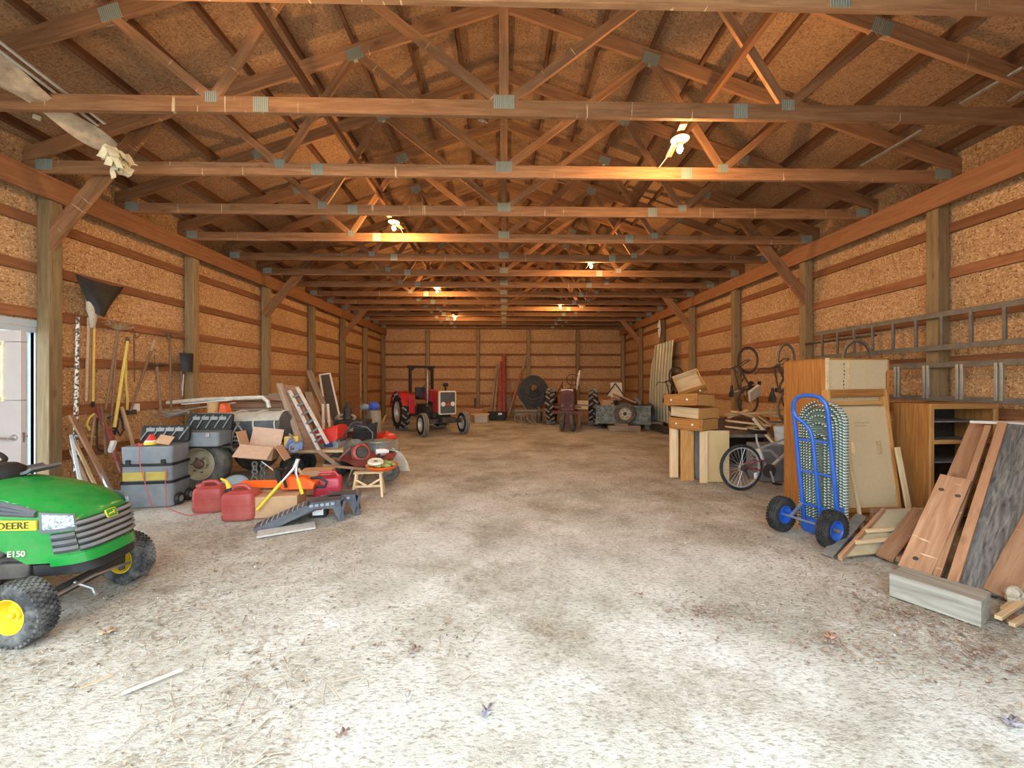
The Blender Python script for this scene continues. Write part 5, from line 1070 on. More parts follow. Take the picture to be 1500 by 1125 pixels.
# ---- small truck bed trailer with spare wheel
M_bed = mat('scuffed grey paint', (.105, .12, .11), .6, .2, var=.75, scale=14, dust=.85, dustc=(.33, .35, .33))
bt = E('box_trailer', 'scuffed grey truck bed trailer with a spare wheel on its front', 'trailer', (4.08, 13.62, 0), rad(-19))
M_beds = mat('dark trailer side', (.05, .06, .065), .6, .2, var=.4, dust=.4, dustc=(.16, .16, .15))
m = MB(); m.box((0, .02, .50), (1.8, .05, .62)); m.box((0, -.01, .80), (1.86, .08, .06)); m.box((-.87, -.01, .5), (.08, .07, .66)); m.box((.87, -.01, .5), (.08, .07, .66)); m.box((0, -.01, .22), (1.86, .07, .06)); m.build('front_board', M_bed, bt, .008)
m = MB(); m.box((-.9, .85, .5), (.05, 1.7, .62)); m.box((.9, .85, .5), (.05, 1.7, .62)); m.box((-.9, .85, .83), (.12, 1.75, .05)); m.box((.9, .85, .83), (.16, 1.75, .05)); m.box((.98, 1.0, .36), (.14, .9, .28)); m.build('side_board', M_beds, bt, .008)
m = MB(); m.box((0, .85, .24), (1.75, 1.65, .06)); m.box((0, 1.68, .5), (1.8, .04, .6)); m.bar((0, -.3, .2), (0, 1.6, .2), .12, .1); m.build('bed', M_dark, bt)
for s in (-1, 1):
    c = (s * .78, 1.0, .33); t = tyre(MB(), c, (s, 0, 0), .33, .2, .2, 28).build('wheel', M_rubberd, bt); rimdisc(MB(), c, (s, 0, 0), .2, .16, .01).build('rim', M_tan, t)
c = (.08, -.12, .56); t = tyre(MB(), c, (0, -1, 0), .36, .18, .2, 32).build('spare_wheel', M_rubberd, bt)
m = MB(); rimdisc(m, c, (0, -1, 0), .205, .14, .01, hub=.36); m.build('rim', mat('cream rim', (.50, .46, .34), .6, var=.15, dust=.4), t)
m = MB(); m.cyl((.08, -.17, .56), (.08, -.205, .56), .062, n=20)
for k in range(6): m.cyl((.08 + .13 * math.cos(k * 1.047), -.17, .56 + .13 * math.sin(k * 1.047)), (.08 + .13 * math.cos(k * 1.047), -.195, .56 + .13 * math.sin(k * 1.047)), .018, n=8)
m.build('hub', M_dark, t)
block('bed_block', (4.0, 13.2, .09), (1.05, .2, .18), M_oldw, 'weathered timber lying under the spare wheel of the box trailer', 'timber'); block('bed_block', (3.9, 13.2, .215), (.42, .2, .07), M_oldw, 'short weathered block on the timber under the box trailer', 'block')
block('side_block', (5.2, 13.9, .13), (.62, .4, .26), M_oldw, 'square weathered block right of the box trailer', 'block')
def junk(p, q, Y, w, h, m_, nm, lb, cat, Y2=None):
    o = bar(nm, AY(*p, Y), AY(*q, Y2 or Y), w, h, m_); tag(o, lb, cat); return o
junk((899, 577), (930, 590), 14.3, .34, .05, M_card, 'cardboard_sheet', 'long brown cardboard sheet sloping in the box trailer', 'cardboard')
junk((881, 590), (898, 592), 14.2, .3, .24, M_card, 'cardboard_carton', 'brown carton in the left front of the box trailer', 'box')
junk((890, 588), (902, 583), 14.6, .2, .1, M_redw, 'red_plank', 'reddish plank end sticking out of the box trailer', 'plank')
junk((929, 582), (937, 592), 14.3, .16, .12, M_grime, 'grey_pipe', 'thick grey pipe end leaning in the box trailer', 'pipe')
m = MB(); m.prism([(-.32, 0), (.3, 0), (0, .42)], .03, Matrix.Translation(AY(901, 580, 14.5)) @ Matrix.Rotation(PI / 2, 4, 'X')); o = m.build('triangle_sign', mat('pale triangle', (.66, .58, .42), .6)); tag(o, 'pale triangular board standing in the box trailer', 'triangle'); bar('border', (-.34, -.04, .0), (0, -.04, .46), .04, .04, M_dark, o); bar('border', (.32, -.04, .0), (0, -.04, .46), .04, .04, M_dark, o)
a = AY(901, 580, 14.5); o.location = (0, 0, 0)
for ch in o.children: ch.location = ch.location + a
o = bx('white_board', AY(903, 573, 15.8), (.46, .03, .68), M_white, rot=(-.12, 0, 0)); tag(o, 'white board standing behind the box trailer', 'board')
o = bar('board_prop', (4.35, 15.75, 0), (4.35, 15.85, .98), .3, .1, M_oldw, up=(0, 1, 0)); tag(o, 'dark plank propping up the white board behind the box trailer', 'plank')
m = MB()
for k in range(14): a = AY(901 + RN.uniform(-1, 12), 592 + RN.uniform(-4, 2), 14.0); m.tube([a, a + V((RN.uniform(-.1, .1), RN.uniform(-.1, .1), RN.uniform(0, .14))), a + V((RN.uniform(-.2, .2), 0, RN.uniform(-.02, .06)))], .02, 5)
o = m.build('tangled_wire', M_dark); tag(o, 'tangled dark wire heaped in the box trailer above the spare wheel', 'wire'); o['kind'] = 'stuff'
# ---- corrugated sheets against the right wall
M_corr = mat('pale green steel', (.50, .53, .44), .45, .35, var=.12, scale=4, dust=.25, dustc=(.4, .32, .22))
t = E('corrugated_sheets', 'pale green corrugated roofing sheets leaning on the right wall', 'roofing', (5.3, 13.8, 0))
def corr(y0, y1, zt0, zt1, dx, zb_):
    def f(u, v):
        y = y0 + (y1 - y0) * u; zt = zt0 + (zt1 - zt0) * u; z = zb_ + (zt - zb_) * v
        zt -= .55 * max(0, (.16 - u) / .16) ** 2.2; z = zb_ + (zt - zb_) * v
        rib = max(0, math.cos(u * (y1 - y0) / .25 * 2 * PI)) ** 6 * .035
        return (.16 + .09 * v + dx - rib - .05 * math.sin(PI * v), y, z)
    return MB().sheet(f, 60, 6, .006)
corr(.95, -.85, 2.98, 3.02, 0, .32).build('sheet', M_corr, t); corr(.55, -.80, 2.9, 2.98, -.045, .28).build('sheet', M_corr, t)
block('sheet_timber', (5.2, 13.45, .09), (.3, 2.0, .18), M_dark, 'dark timber on the ground under the corrugated sheets', 'timber')
o = rod('hung_hose', [AX(964, 480, 5.5), AX(966, 470, 5.52), AX(967, 482, 5.5), AX(966, 494, 5.5), AX(965, 482, 5.5)], .03, M_white); tag(o, 'white looped hose hanging on the post above the corrugated sheets', 'hose')
# ================================================================ right side
def oak_box(par, w, d, h, t=.018):
    pass
# ---- tall oak cabinet seen from its back corner
tc_ = E('tall_cabinet', 'tall oak cabinet standing with its pale back outward on the right', 'cabinet', (3.72, 4.57, 0))
bar('side_board', (.01, .33, 0), (.01, .33, 1.89), .66, .02, M_oakd, tc_, up=(1, 0, 0), bev=.002)
bar('side_board', (.77, .33, 0), (.77, .33, 1.89), .66, .02, M_oakd, tc_, up=(1, 0, 0), bev=.002)
m = MB(); m.prism([(.045, .0), (.76, 0), (.76, 1.72), (.80, 1.80), (.80, 1.885), (.045, 1.885)], .008, Matrix.Translation((-.02, .012, 0)) @ Matrix.Rotation(PI / 2, 4, 'X')); m.build('back_sheet', M_mdf, tc_)
bx('back_rail', (.035, -.004, .945), (.035, .03, 1.89), M_pine, tc_); bx('top', (.39, .33, 1.88), (.78, .66, .02), M_oakd, tc_); bx('back_seam', (.29, -.006, 1.6), (.016, .012, .5), M_pine, tc_, 0)
m = MB()
for k in range(11): m.box((.24 + .004 * math.sin(k), -.001, 1.42 + .04 * k), (.012, .002, .02 if k % 3 else .008))
m.build('pencil_marks', M_dark, tc_)
# ---- big face frame with fibre board back leaning on it
a, b, c, d = V((3.73, 4.35, .15)), V((4.44, 4.36, .16)), V((4.42, 4.52, 1.53)), V((3.71, 4.51, 1.52))
X = (b - a).normalized(); Zv = (d - a); Zv = (Zv - X * Zv.dot(X)); hh = Zv.length; Zv.normalize(); Nn = X.cross(Zv)   # towards +y-ish
pn = E('leaning_cabinet', 'shallow oak cabinet leaning back outward against the tall cabinet', 'cabinet', a)
pn.rotation_euler = Matrix((X, -Nn, Zv)).transposed().to_euler() if Nn.y < 0 else Matrix((X, Nn, Zv)).transposed().to_euler()
wd = (b - a).length
for x in (.02, wd - .02): bar('stile', (x, .04, 0), (x, .04, hh), .08, .045, M_oak, pn, up=(1, 0, 0))
bar('rail', (.03, .04, .03), (wd - .03, .04, .03), .08, .06, M_oakd, pn); bar('rail', (.03, .05, hh - .04), (wd - .03, .05, hh - .04), .10, .085, M_oakd, pn); bar('rail', (.03, .06, hh - .15), (wd - .03, .06, hh - .15), .06, .05, M_oak, pn)
bx('back_sheet', (wd / 2, .015, (hh - .2) / 2 + .02), (wd - .07, .012, hh - .24), mat('pale fibre board', (.58, .43, .25), .8, var=.04, scale=30), pn, 0)
for x in (.22, wd - .18): bx('cleat', (x, -.005, hh * .52), (.035, .03, .14), M_pine, pn, .004)
m = MB()
for k in range(9): m.box((.28 + .022 * k, .0075, hh - .38), (.013, .002, .016 if k % 2 else .01))
for k in range(6): m.box((.30 + .022 * k, .0075, hh - .415), (.013, .002, .012))
m.build('stamp', mat('faint ink', (.38, .28, .16), .9), pn)
o = bx('base_box', (4.08, 4.33, .072), (.66, .36, .14), M_oakd); tag(o, 'low dark wooden box under the leaning oak cabinet', 'box')
for p, q, y0, y1, w, lb in (((1241, 655), (1265, 785), 4.30, 4.07, .035, 'thin pale stick leaning on the left of the fibre board back'), ((1314, 655), (1332, 750), 4.34, 4.26, .055, 'thin pale stick leaning on the right of the fibre board back')):
    o = bar('pale_stick', AY(*p, y0), AY(*q, y1), w, .02, M_pine, up=(0, -1, 0)); tag(o, lb, 'stick')
# ---- oak bookcase with dark shelves
bk = E('bookcase', 'oak bookcase with dark shelves standing below the ladders', 'bookcase', (4.68, 4.30, 0), rad(3))
W_, D_, H_ = .82, .40, 1.37
for x in (.01, W_ - .01): bar('side_board', (x, D_ / 2, 0), (x, D_ / 2, H_), D_, .02, M_oakd, bk, up=(1, 0, 0))
bx('back', (W_ / 2, D_ - .01, H_ / 2), (W_, .012, H_), M_dark, bk, 0)
bx('top', (W_ / 2, D_ / 2, H_ - .01), (W_, D_, .02), M_oakd, bk)
for x in (.022, W_ - .022): bar('stile', (x, -.005, .0), (x, -.005, H_), .02, .045, M_oak, bk, up=(1, 0, 0))
bar('rail', (0, -.006, H_ - .03), (W_, -.006, H_ - .03), .02, .055, M_oak, bk)
for i, z in enumerate((.12, .42, .72, .95, 1.17)): 
    bar('shelf', (.02, D_ / 2, z), (W_ - .02, D_ / 2, z), D_ - .03, .016, M_grime, bk)
    if i == 3: bar('rail', (.04, -.006, z), (W_ - .04, -.006, z), .02, .045, M_oak, bk)
# ---- ladders on the right wall
def wall_ladder(name, lb, y0, y1, z0, z1, n, x, m_, pair=False, sag=0.):
    t = E(name, lb, 'ladder', (x, y1, (z0 + z1) / 2)); l = t.location
    for z, s in ((z0, 0), (z1, 0)): 
        bar('rail', V((x, y0, z)) - l, V((x, y1, z)) - l, .03, .07, m_ if not pair else MATS['dull aluminium'], t)
    for k in range(n):
        y = y1 + (y0 - y1) * (k + .5) / n
        for q in ((-.025, .025) if pair else (0,)): bar('rung', V((x - .005, y + q, z0)) - l, V((x - .005, y + q + .0, z1)) - l, .03, .03, m_, t, up=(0, 1, 0))
    return t
wall_ladder('extension_ladder', 'long dull aluminium ladder hung sideways high on the right wall', 3.2, 7.0, 2.05, 2.47, 12, 5.55, mat('dull aluminium', (.19, .175, .145), .6, .4, var=.25))
wall_ladder('extension_ladder', 'pale aluminium ladder lying sideways behind the top of the bookcase', 3.4, 5.72, 1.40, 1.83, 6, 5.56, mat('greenish aluminium', (.42, .45, .41), .45, .6, var=.15), True)
# ---- blue hand truck
M_blue = mat('glossy blue paint', (.016, .095, .43), .3, var=.1, bump=0, dust=.1)
ht = E('hand_truck', 'bright blue hand truck with two chunky pneumatic tyres', 'hand truck', (3.09, 4.03, 0), rad(-71.3))
def RL(x, z): return (x, .25 - .20 * z / 1.45, z)
m = MB(); pts = [RL(-.17, .02), RL(-.17, .6), RL(-.17, 1.32), RL(-.155, 1.40), RL(-.11, 1.455), RL(-.05, 1.47), RL(.05, 1.47), RL(.11, 1.455), RL(.155, 1.40), RL(.17, 1.32), RL(.17, .6), RL(.17, .02)]
m.tube(pts, .021, 12); m.build('frame_loop', M_blue, ht)
m = MB(); m.tube([RL(-.17, 1.30), RL(-.15, 1.24), RL(-.06, 1.17), RL(-.015, 1.10), RL(-.0, 1.0), RL(0, .5), RL(0, .06)], .019, 12); m.build('centre_rail', M_blue, ht)
for z in (.12, .30, .66, 1.0): rod('crossbar', [RL(-.17, z), (0, RL(0, z)[1] + .01, z), RL(.17, z)], .015, M_blue, ht)
m = MB(); m.box((0, .36, .012), (.38, .24, .008)); m.bar((-.19, .25, .02), (-.19, .25, .35), .05, .012, (1, 0, 0)); m.bar((.19, .25, .02), (.19, .25, .35), .05, .012, (1, 0, 0)); m.box((0, .245, .08), (.38, .012, .16)); m.build('toe_plate', M_blue, ht, .002)
m = MB(); m.cyl((-.26, 0, .185), (.26, 0, .185), .012); 
for s in (-1, 1): m.bar((s * .15, 0, .185), (s * .17, .24, .33), .03, .02); m.bar((s * .15, 0, .185), (s * .17, .25, .1), .03, .02)
m.build('axle', mat('blue grey steel', (.22, .28, .42), .4, .5), ht)
for s in (-1, 1):
    c = (s * .25, 0, .185); ax = (s, 0, 0)
    t = blocks(tyre(MB(), c, ax, .178, .10, .09), c, ax, .18, .1, 34, 4, .008).build('wheel', M_rubber, ht)
    for sg in (1, -1): rimdisc(MB(), c, V(ax) * sg, .09, .09, -.01 if sg > 0 else .0, hub=.34).build('rim', M_blue, t)
    m = MB(); m.cyl(V(c) + V(ax) * .02, V(c) + V(ax) * .065, .022, n=14); m.build('hub', M_steel, t)
# ---- standing roll of green and white webbing behind it
def webbing():
    m, nt, b = newmat('green and white webbing'); L = nt.links.new; b.inputs['Roughness'].default_value = .6
    tc = nt.nodes.new('ShaderNodeTexCoord'); sp = nt.nodes.new('ShaderNodeSeparateXYZ'); L(tc.outputs['UV'], sp.inputs[0])
    def M2(op, a, b_=None):
        n = N(nt, 'ShaderNodeMath', operation=op)
        for i, q in enumerate((a, b_)):
            if q is None: continue
            if isinstance(q, (int, float)): n.inputs[i].default_value = q
            else: L(q, n.inputs[i])
        return n.outputs[0]
    zig = M2('ABSOLUTE', M2('SUBTRACT', M2('FRACT', M2('MULTIPLY', sp.outputs[0], 7.)), .5))
    row = M2('FRACT', M2('ADD', M2('MULTIPLY', sp.outputs[1], 1.), M2('MULTIPLY', zig, .8)))
    on = M2('LESS_THAN', row, .40)
    pick = M2('FRACT', M2('MULTIPLY', M2('FLOOR', M2('MULTIPLY', sp.outputs[0], 2.)), .5))
    mx = N(nt, 'ShaderNodeMix', data_type='RGBA'); L(on, mx.inputs[0]); mx.inputs[6].default_value = (.02, .06, .04, 1); mx.inputs[7].default_value = (.72, .78, .72, 1)
    mx2 = N(nt, 'ShaderNodeMix', data_type='RGBA'); L(pick, mx2.inputs[0]); L(mx.outputs[2], mx2.inputs[6]); mx3 = N(nt, 'ShaderNodeMix', data_type='RGBA'); L(on, mx3.inputs[0]); mx3.inputs[6].default_value = (.30, .34, .26, 1); mx3.inputs[7].default_value = (.70, .70, .55, 1); L(mx3.outputs[2], mx2.inputs[7])
    L(mx2.outputs[2], b.inputs['Base Color'])
    return m
M_web = webbing()
def arch_band(name, w, h, y0, y1, par, m_, z0=.03):
    """one lap of the roll: a strap bent over in an arch, with uv along its run"""
    r = w / 2; pts = [(-r, z0 + (h - r - z0) * i / 24) for i in range(24)] + [(-r * math.cos(PI * i / 16), h - r + r * math.sin(PI * i / 16)) for i in range(17)] + [(r, h - r - (h - r - z0) * (i + 1) / 24) for i in range(24)]
    bm = bmesh.new(); uv = bm.loops.layers.uv.new('uv'); L0 = 0; prev = None; nv = 6
    rows = []
    for i, p in enumerate(pts):
        if prev: L0 += math.dist(p, prev)
        prev = p
        for_row = []
        for j in range(nv + 1):
            f = j / nv; y = y0 + (y1 - y0) * f; k = 1 + .02 * math.sin(PI * f)
            for_row.append((bm.verts.new((p[0] * k, y, p[1])), f, L0))
        rows.append(for_row)
    for a, b in zip(rows[:-1], rows[1:]):
        for j in range(nv):
            f = bm.faces.new((a[j][0], a[j + 1][0], b[j + 1][0], b[j][0]))
            for lp, q in zip(f.loops, (a[j], a[j + 1], b[j + 1], b[j])): lp[uv].uv = (q[1] * 2, q[2] / .030)
    me = bpy.data.meshes.new(name); bm.to_mesh(me); bm.free(); me.materials.append(m_); me.shade_smooth()
    o = bpy.data.objects.new(name, me); COL.objects.link(o); o.parent = par
    sd = o.modifiers.new('thick', 'SOLIDIFY'); sd.thickness = .012
    return o
rl = E('webbing_roll', 'standing roll of green and white woven webbing behind the blue hand truck', 'webbing', (3.05, 4.05, .0), rad(-71.3))
for w, h, y0, y1 in ((.42, 1.40, .305, .38), (.37, 1.36, .295, .38), (.31, 1.31, .29, .38), (.245, 1.25, .285, .38), (.175, 1.17, .28, .37), (.10, 1.05, .28, .37)): arch_band('lap', w, h, y0, y1, rl, M_web)
MB().prism([(-.195, .05)] + [(-.195 * math.cos(PI * i / 12), 1.15 + .195 * math.sin(PI * i / 12)) for i in range(13)] + [(.195, .05)], .03, Matrix.Translation((0, .39, 0)) @ Matrix.Rotation(PI / 2, 4, 'X')).build('core', mat('green core weave', (.16, .2, .15), .8, scale=60, var=.5), rl)
# ---- drawers
M_knob = mat('white knob', (.82, .78, .66), .3, bump=0)
def drawer(lb, loc, rot, w=.62, d=.46, h=.17, cat='drawer'):
    e = E('drawer', lb, cat, loc, 0, 'loose oak drawers'); e.rotation_euler = rot
    f = bx('front', (0, -d / 2 - .012, h / 2), (w + .03, .022, h + .02), M_oakd, e, .004)
    bx('front_field', (0, -.014, 0), (w - .05, .012, h - .05), M_oakd, f, .006)
    for s in (-1, 1):
        k = MB().lathe([(0, .0), (.008, .0), (.008, .012), (.017, .018), (.015, .026), (0, .028)], (s * w * .25, -.018, 0), (0, -1, 0), 14).build('knob', M_knob, f)
    for s in (-1, 1): bx('side', (s * (w / 2 - .007), 0, h / 2), (.014, d, h), M_oak, e, .002)
    bx('back', (0, d / 2 - .007, h / 2), (w - .02, .014, h), M_pine, e, .002); bx('bottom', (0, 0, .012), (w - .02, d - .01, .008), M_pine, e, 0)
    return e
DZ = .84
drawer('oak drawer at the bottom of the leaning drawer stack', (3.20, 6.66, DZ), (0, 0, rad(-55)), .56, .50)
dr2 = drawer('oak drawer turned pale back outward in the middle of the drawer stack', (3.22, 6.70, DZ + .188), (0, rad(-2), rad(118)), .54, .50)
drawer('oak drawer with two white knobs second from the top of the stack', (3.13, 6.66, DZ + .385), (rad(-3), rad(-3), rad(-58)), .58, .50)
drawer('empty oak drawer tipped up on top of the drawer stack', (3.16, 6.74, DZ + .72), (rad(48), rad(-20), rad(-20)), .42, .38, .14)
# pieces standing on end under the stack
def up_(name, lb, cat, x0, x1, yb, Y, m_, th=.10, rz=0.):
    a, b = AY(x0, 632, Y), AY(x1, 632, Y)
    o = bar(name, ((a.x + b.x) / 2, Y, 0), ((a.x + b.x) / 2 + .005, Y + .01, DZ - .012), th, b.x - a.x, m_, up=(1, 0, 0)); tag(o, lb, cat); return o
up_('pale_plank', 'pale unfinished board standing on end, leftmost under the drawer stack', 'board', 981, 993, 697, 6.72, M_pine, .05)
df = up_('oak_fascia', 'oak drawer fascia standing on end under the drawer stack', 'fascia', 997, 1016, 703, 6.50, M_oak, .025)
for z in (-.18, .17): 
    m = MB(); m.tube([(z - .05, -.016, 0), (z - .03, -.035, 0), (z + .03, -.035, 0), (z + .05, -.016, 0)], .006, 6); m.build('pull', M_dark, df)
for sy in (-1, 1):
    bx('edge_strip', (0, -.016, sy * .085), (.80, .012, .02), M_oakd, df, .003)
up_('grey_board', 'grey board standing on end between the oak front and the pale panel', 'board', 1018, 1027, 705, 6.62, M_trimw if False else mat('slate grey paint', (.23, .25, .26), .6), .05)
up_('pale_edge_board', 'narrow pale board edge standing under the drawer stack, left of the wide pale one', 'board', 1025, 1036, 708, 6.33, M_pine, .03)
up_('maple_board', 'wide pale yellow board standing under the right of the drawer stack', 'board', 1035, 1068, 708, 6.40, mat('maple veneer', (.60, .44, .22), .5, var=.08, scale=4), .02)
o = bx('cabinet_carcass', (3.3, 7.0, .41), (.62, .34, .82), M_oakd); tag(o, 'brown cabinet box hidden behind the boards under the drawer stack', 'cabinet')
# ---- bench with offcuts
wbn = E('workbench', 'dark low bench piled with pale wood offcuts behind the bicycle', 'bench', (4.45, 7.35, 0))
bx('top', (0, 0, .66), (1.5, .75, .05), M_grime, wbn)
for sx in (-1, 1):
    for sy in (-1, 1): bar('leg', (sx * .65, sy * .3, 0), (sx * .65, sy * .3, .635), .09, .09, M_tool, wbn, up=(0, 1, 0))
bx('back_sheet', (0, .34, .33), (1.4, .02, .6), M_dark, wbn)
cuts = [((1062, 607), (1128, 603), 7.4, .10, .04), ((1064, 616), (1118, 622), 7.15, .14, .03), ((1075, 603), (1105, 612), 7.3, .16, .04), ((1092, 628), (1136, 620), 7.05, .09, .04), ((1104, 612), (1116, 626), 7.15, .12, .08), ((1064, 625), (1110, 630), 7.02, .10, .03), ((1108, 606), (1150, 601), 7.5, .08, .04), ((1125, 622), (1160, 618), 7.2, .12, .05), ((1112, 609), (1124, 622), 7.25, .2, .03), ((1066, 612), (1090, 600), 7.5, .12, .03), ((1130, 608), (1160, 612), 7.45, .10, .05)]
for i, (p, q, Y, w, h) in enumerate(cuts):
    a, b = AY(*p, Y), AY(*q, Y); a.z = max(.715, a.z); b.z = max(.715, b.z); b.y += RN.uniform(-.2, .2)
    o = bar('wood_offcut', a, b, w, h, M_pine if i % 4 else M_hand); tag(o, 'pale wood offcut in the jumbled heap on the dark bench', 'offcut', 'offcuts on the bench')
o = bar('pale_plank', AY(1104, 612, 7.0), AY(1127, 640, 6.85), .16, .05, mat('pale lumber', (.62, .52, .32), .7, var=.12)); tag(o, 'short pale plank propped steeply against the bench above the bicycle seat', 'plank')
o = bar('pale_plank', AY(1120, 634, 6.7), AY(1138, 655, 6.6), .13, .04, MATS['pale lumber']); tag(o, 'short pale plank poking up behind the bicycle frame', 'plank')
o = bx('grey_box', (4.62, 6.62, .29), (.85, .42, .58), M_tool, bev=.01); tag(o, 'low grey box behind the bicycle frame', 'box')
bu = E('white_bucket', 'white bucket standing on the grey box by the oak cabinet', 'bucket', (4.66, 6.58, .585)); MB().lathe([(0, 0), (.105, 0), (.125, .22), (.132, .225), (.135, .29), (.12, .29), (.1, .01), (0, .01)], n=24).build('pail', mat('pale blue white plastic', (.62, .68, .70), .5, var=.08), bu); rod('bail', [(.135 * math.cos(a), -.03 - .12 * math.sin(a), .2 - .03 * math.sin(a)) for a in [PI * i / 10 for i in range(11)]], .005, M_steel, bu)
o = bx('dark_crate', (4.55, 7.88, .46), (1.4, .2, .92), M_rust); tag(o, 'dark junk crate standing behind the bench by the right wall', 'crate')
o = bx('small_cream_box', AY(1105, 576, 7.9), (.30, .05, .24), mat('cream card', (.66, .60, .44), .7), rot=(.3, -.5, .3)); tag(o, 'cream cushion shaped card tilted on the dark crate', 'card')
# ---- bicycle
M_bsil = mat('silver frame paint', (.50, .51, .54), .3, .5, var=.08, bump=0)
M_bred = mat('maroon frame paint', (.22, .05, .06), .4, var=.1, bump=0)
M_spk = mat('spoke steel', (.75, .75, .74), .3, .6, bump=0)
M_brim = mat('bike rim alloy', (.66, .67, .68), .3, .6, bump=0)
def bicycle(lb, loc, rz, fm, rm, rx=0., ry=0., name='bicycle', group=None, tyre_m=None, seat=True):
    e = E(name, lb, 'bicycle', loc, rz, group); e.rotation_euler = (rx, ry, rz); R_ = .345
    spoked('rear_wheel', e, (0, 0, R_), (0, 1, 0), R_, tyre_m or M_rubber, rm, M_spk if tyre_m is None else rm); spoked('front_wheel', e, (1.06, 0, R_), (0, 1, 0), R_, tyre_m or M_rubber, rm, M_spk if tyre_m is None else rm)
    bb, st, hd, hl = V((.42, 0, .29)), V((.26, 0, .72)), V((.86, 0, .80)), V((.90, 0, .66))
    m = MB(); m.tube([bb, hl], .025, 10); m.tube([bb, (.30, 0, .62)], .019, 8); m.tube([(.62, 0, .46), (.48, 0, .58), (.30, 0, .60)], .022, 8); m.tube([hd, hl], .024, 8); m.tube([hd, (.30, 0, .62)], .018, 8); m.build('frame', fm, e)
    m = MB()
    for s in (-1, 1): m.tube([(0, s * .06, R_), (.22, s * .05, .44), (.38, s * .03, .44)], .011, 6); m.tube([(0, s * .06, R_), (.30, s * .05, .30), bb], .011, 6)
    m.build('rear_triangle', M_bred if tyre_m is None else fm, e)
    m = MB(); m.tube([hd + V((-.03, 0, .12)), hl], .016, 8)
    for s in (-1, 1): m.tube([hl, hl + V((.02, s * .06, -.06)), (1.06, s * .06, R_)], .013, 8)
    m.build('fork', fm, e)
    m = MB(); b0 = hd + V((-.03, 0, .14)); m.tube([b0 + V((-.12, -.30, .04)), b0 + V((0, -.18, .05)), b0, b0 + V((0, .18, .05)), b0 + V((-.12, .30, .04))], .013, 8); m.build('handlebar', M_dark, e)
    if seat:
        m = MB(); m.loft([[(st.x + x, w * math.cos(a), st.z + .14 + zz + .03 * math.sin(a)) for a in [2 * PI * i / 12 for i in range(12)]] for x, w, zz in ((-.14, .03, .03), (-.12, .085, .02), (-.04, .075, .01), (.06, .035, .005), (.15, .022, .0), (.16, .008, 0))]); m.build('saddle', M_black, e)
        rod('seat_post', [(.30, 0, .60), (.255, 0, .74), (.245, 0, .85)], .014, M_spk, e)
    m = MB(); m.lathe([(.09, -.004), (.105, -.004), (.105, .004), (.09, .004), (.06, .01), (0, .012)], bb + V((0, -.05, 0)), (0, -1, 0), 28); cr = m.build('chainring', M_dark, e)
    rod('crank_arm', [bb + V((0, -.07, 0)), bb + V((.05, -.08, -.17))], .013, M_brim, e); rod('crank_arm', [bb + V((0, .07, 0)), bb + V((-.05, .08, .17))], .013, M_brim, e); bx('pedal', bb + V((.055, -.13, -.175)), (.09, .09, .025), M_black, e, .004); bx('pedal', bb + V((-.055, .13, .175)), (.09, .09, .025), M_black, e, .004)
    if tyre_m is None:
        m = MB(); 
        for k in range(9): z = k / 9; c0 = V((.33, 0, .46)).lerp(V((.27, 0, .62)), z); m.tube([c0 + V((.03 * math.cos(a), .03 * math.sin(a), .005 * a / PI)) for a in [2 * PI * i / 10 for i in range(10)]], .006, 5, True)
        m.build('spring', M_white, e)
        m = MB(); m.lathe([(0, 0), (.05, .0), (.05, .03), (.02, .04)], (0, -.05, R_), (0, -1, 0), 18); m.tube([(.0, -.06, R_), (.05, -.07, R_ - .1), (.08, -.06, R_ - .16)], .012, 6); m.build('derailleur', M_dark, e)
        bx('reflector', (.22, -.02, .22), (.05, .02, .09), M_white, e, .01)
    return e
bicycle('silver bicycle leaning behind the blue hand truck, rear wheel outward', (3.53, 5.87, 0), rad(6), M_bsil, M_brim)
# old bicycles hung nose up along the right wall
M_rustl = mat('rust brown frame', (.12, .08, .055), .7, .3, var=.4)
M_dryr = mat('perished tyre', (.07, .05, .038), .9, var=.3); M_paler = mat('perished pale tyre', (.23, .185, .13), .9, var=.3); M_olds = mat('old chrome', (.20, .165, .12), .5, .5, var=.3)
for lb, y, x, zz, tm, tl in (('dark rusty bicycle hung nose up on the right wall by the third post', 8.62, 5.30, 1.08, M_dryr, rad(4)), ('pale tyred old bicycle hung nose up just left of the tall oak cabinet', 7.50, 5.28, 1.04, M_paler, rad(-6)), ('old bicycle hung on the right wall above and behind the tall oak cabinet', 5.95, 5.30, .95, M_paler, rad(8)), ('dark bicycle hung beside the corrugated sheets at the right wall', 12.1, 5.25, .8, M_dryr, rad(0))):
    e = bicycle(lb, (0, 0, 0), 0, M_rustl, M_olds, name='hung_bicycle', group='old bicycles hung on the right wall', tyre_m=tm)
    # stand on its rear wheel: local x up, local z out from the wall, local y along the wall, turned a little
    Mx = Matrix(((0, math.sin(tl), -math.cos(tl)), (0, math.cos(tl), math.sin(tl)), (1, 0, 0)))
    a40 = rad(20); Rz = Matrix.Rotation(a40, 3, 'Z')
    e.rotation_euler = (Rz @ Mx).to_euler(); e.location = (x + .20, y - .1, zz + .12); e.scale = (.84, .84, .84)
o = bar('bike_hook_board', (5.6, 5.9, 2.32), (5.6, 7.3, 2.32), .04, .03, M_dark); tag(o, 'thin dark hanging rail under the upper ladder end on the right wall', 'rail')
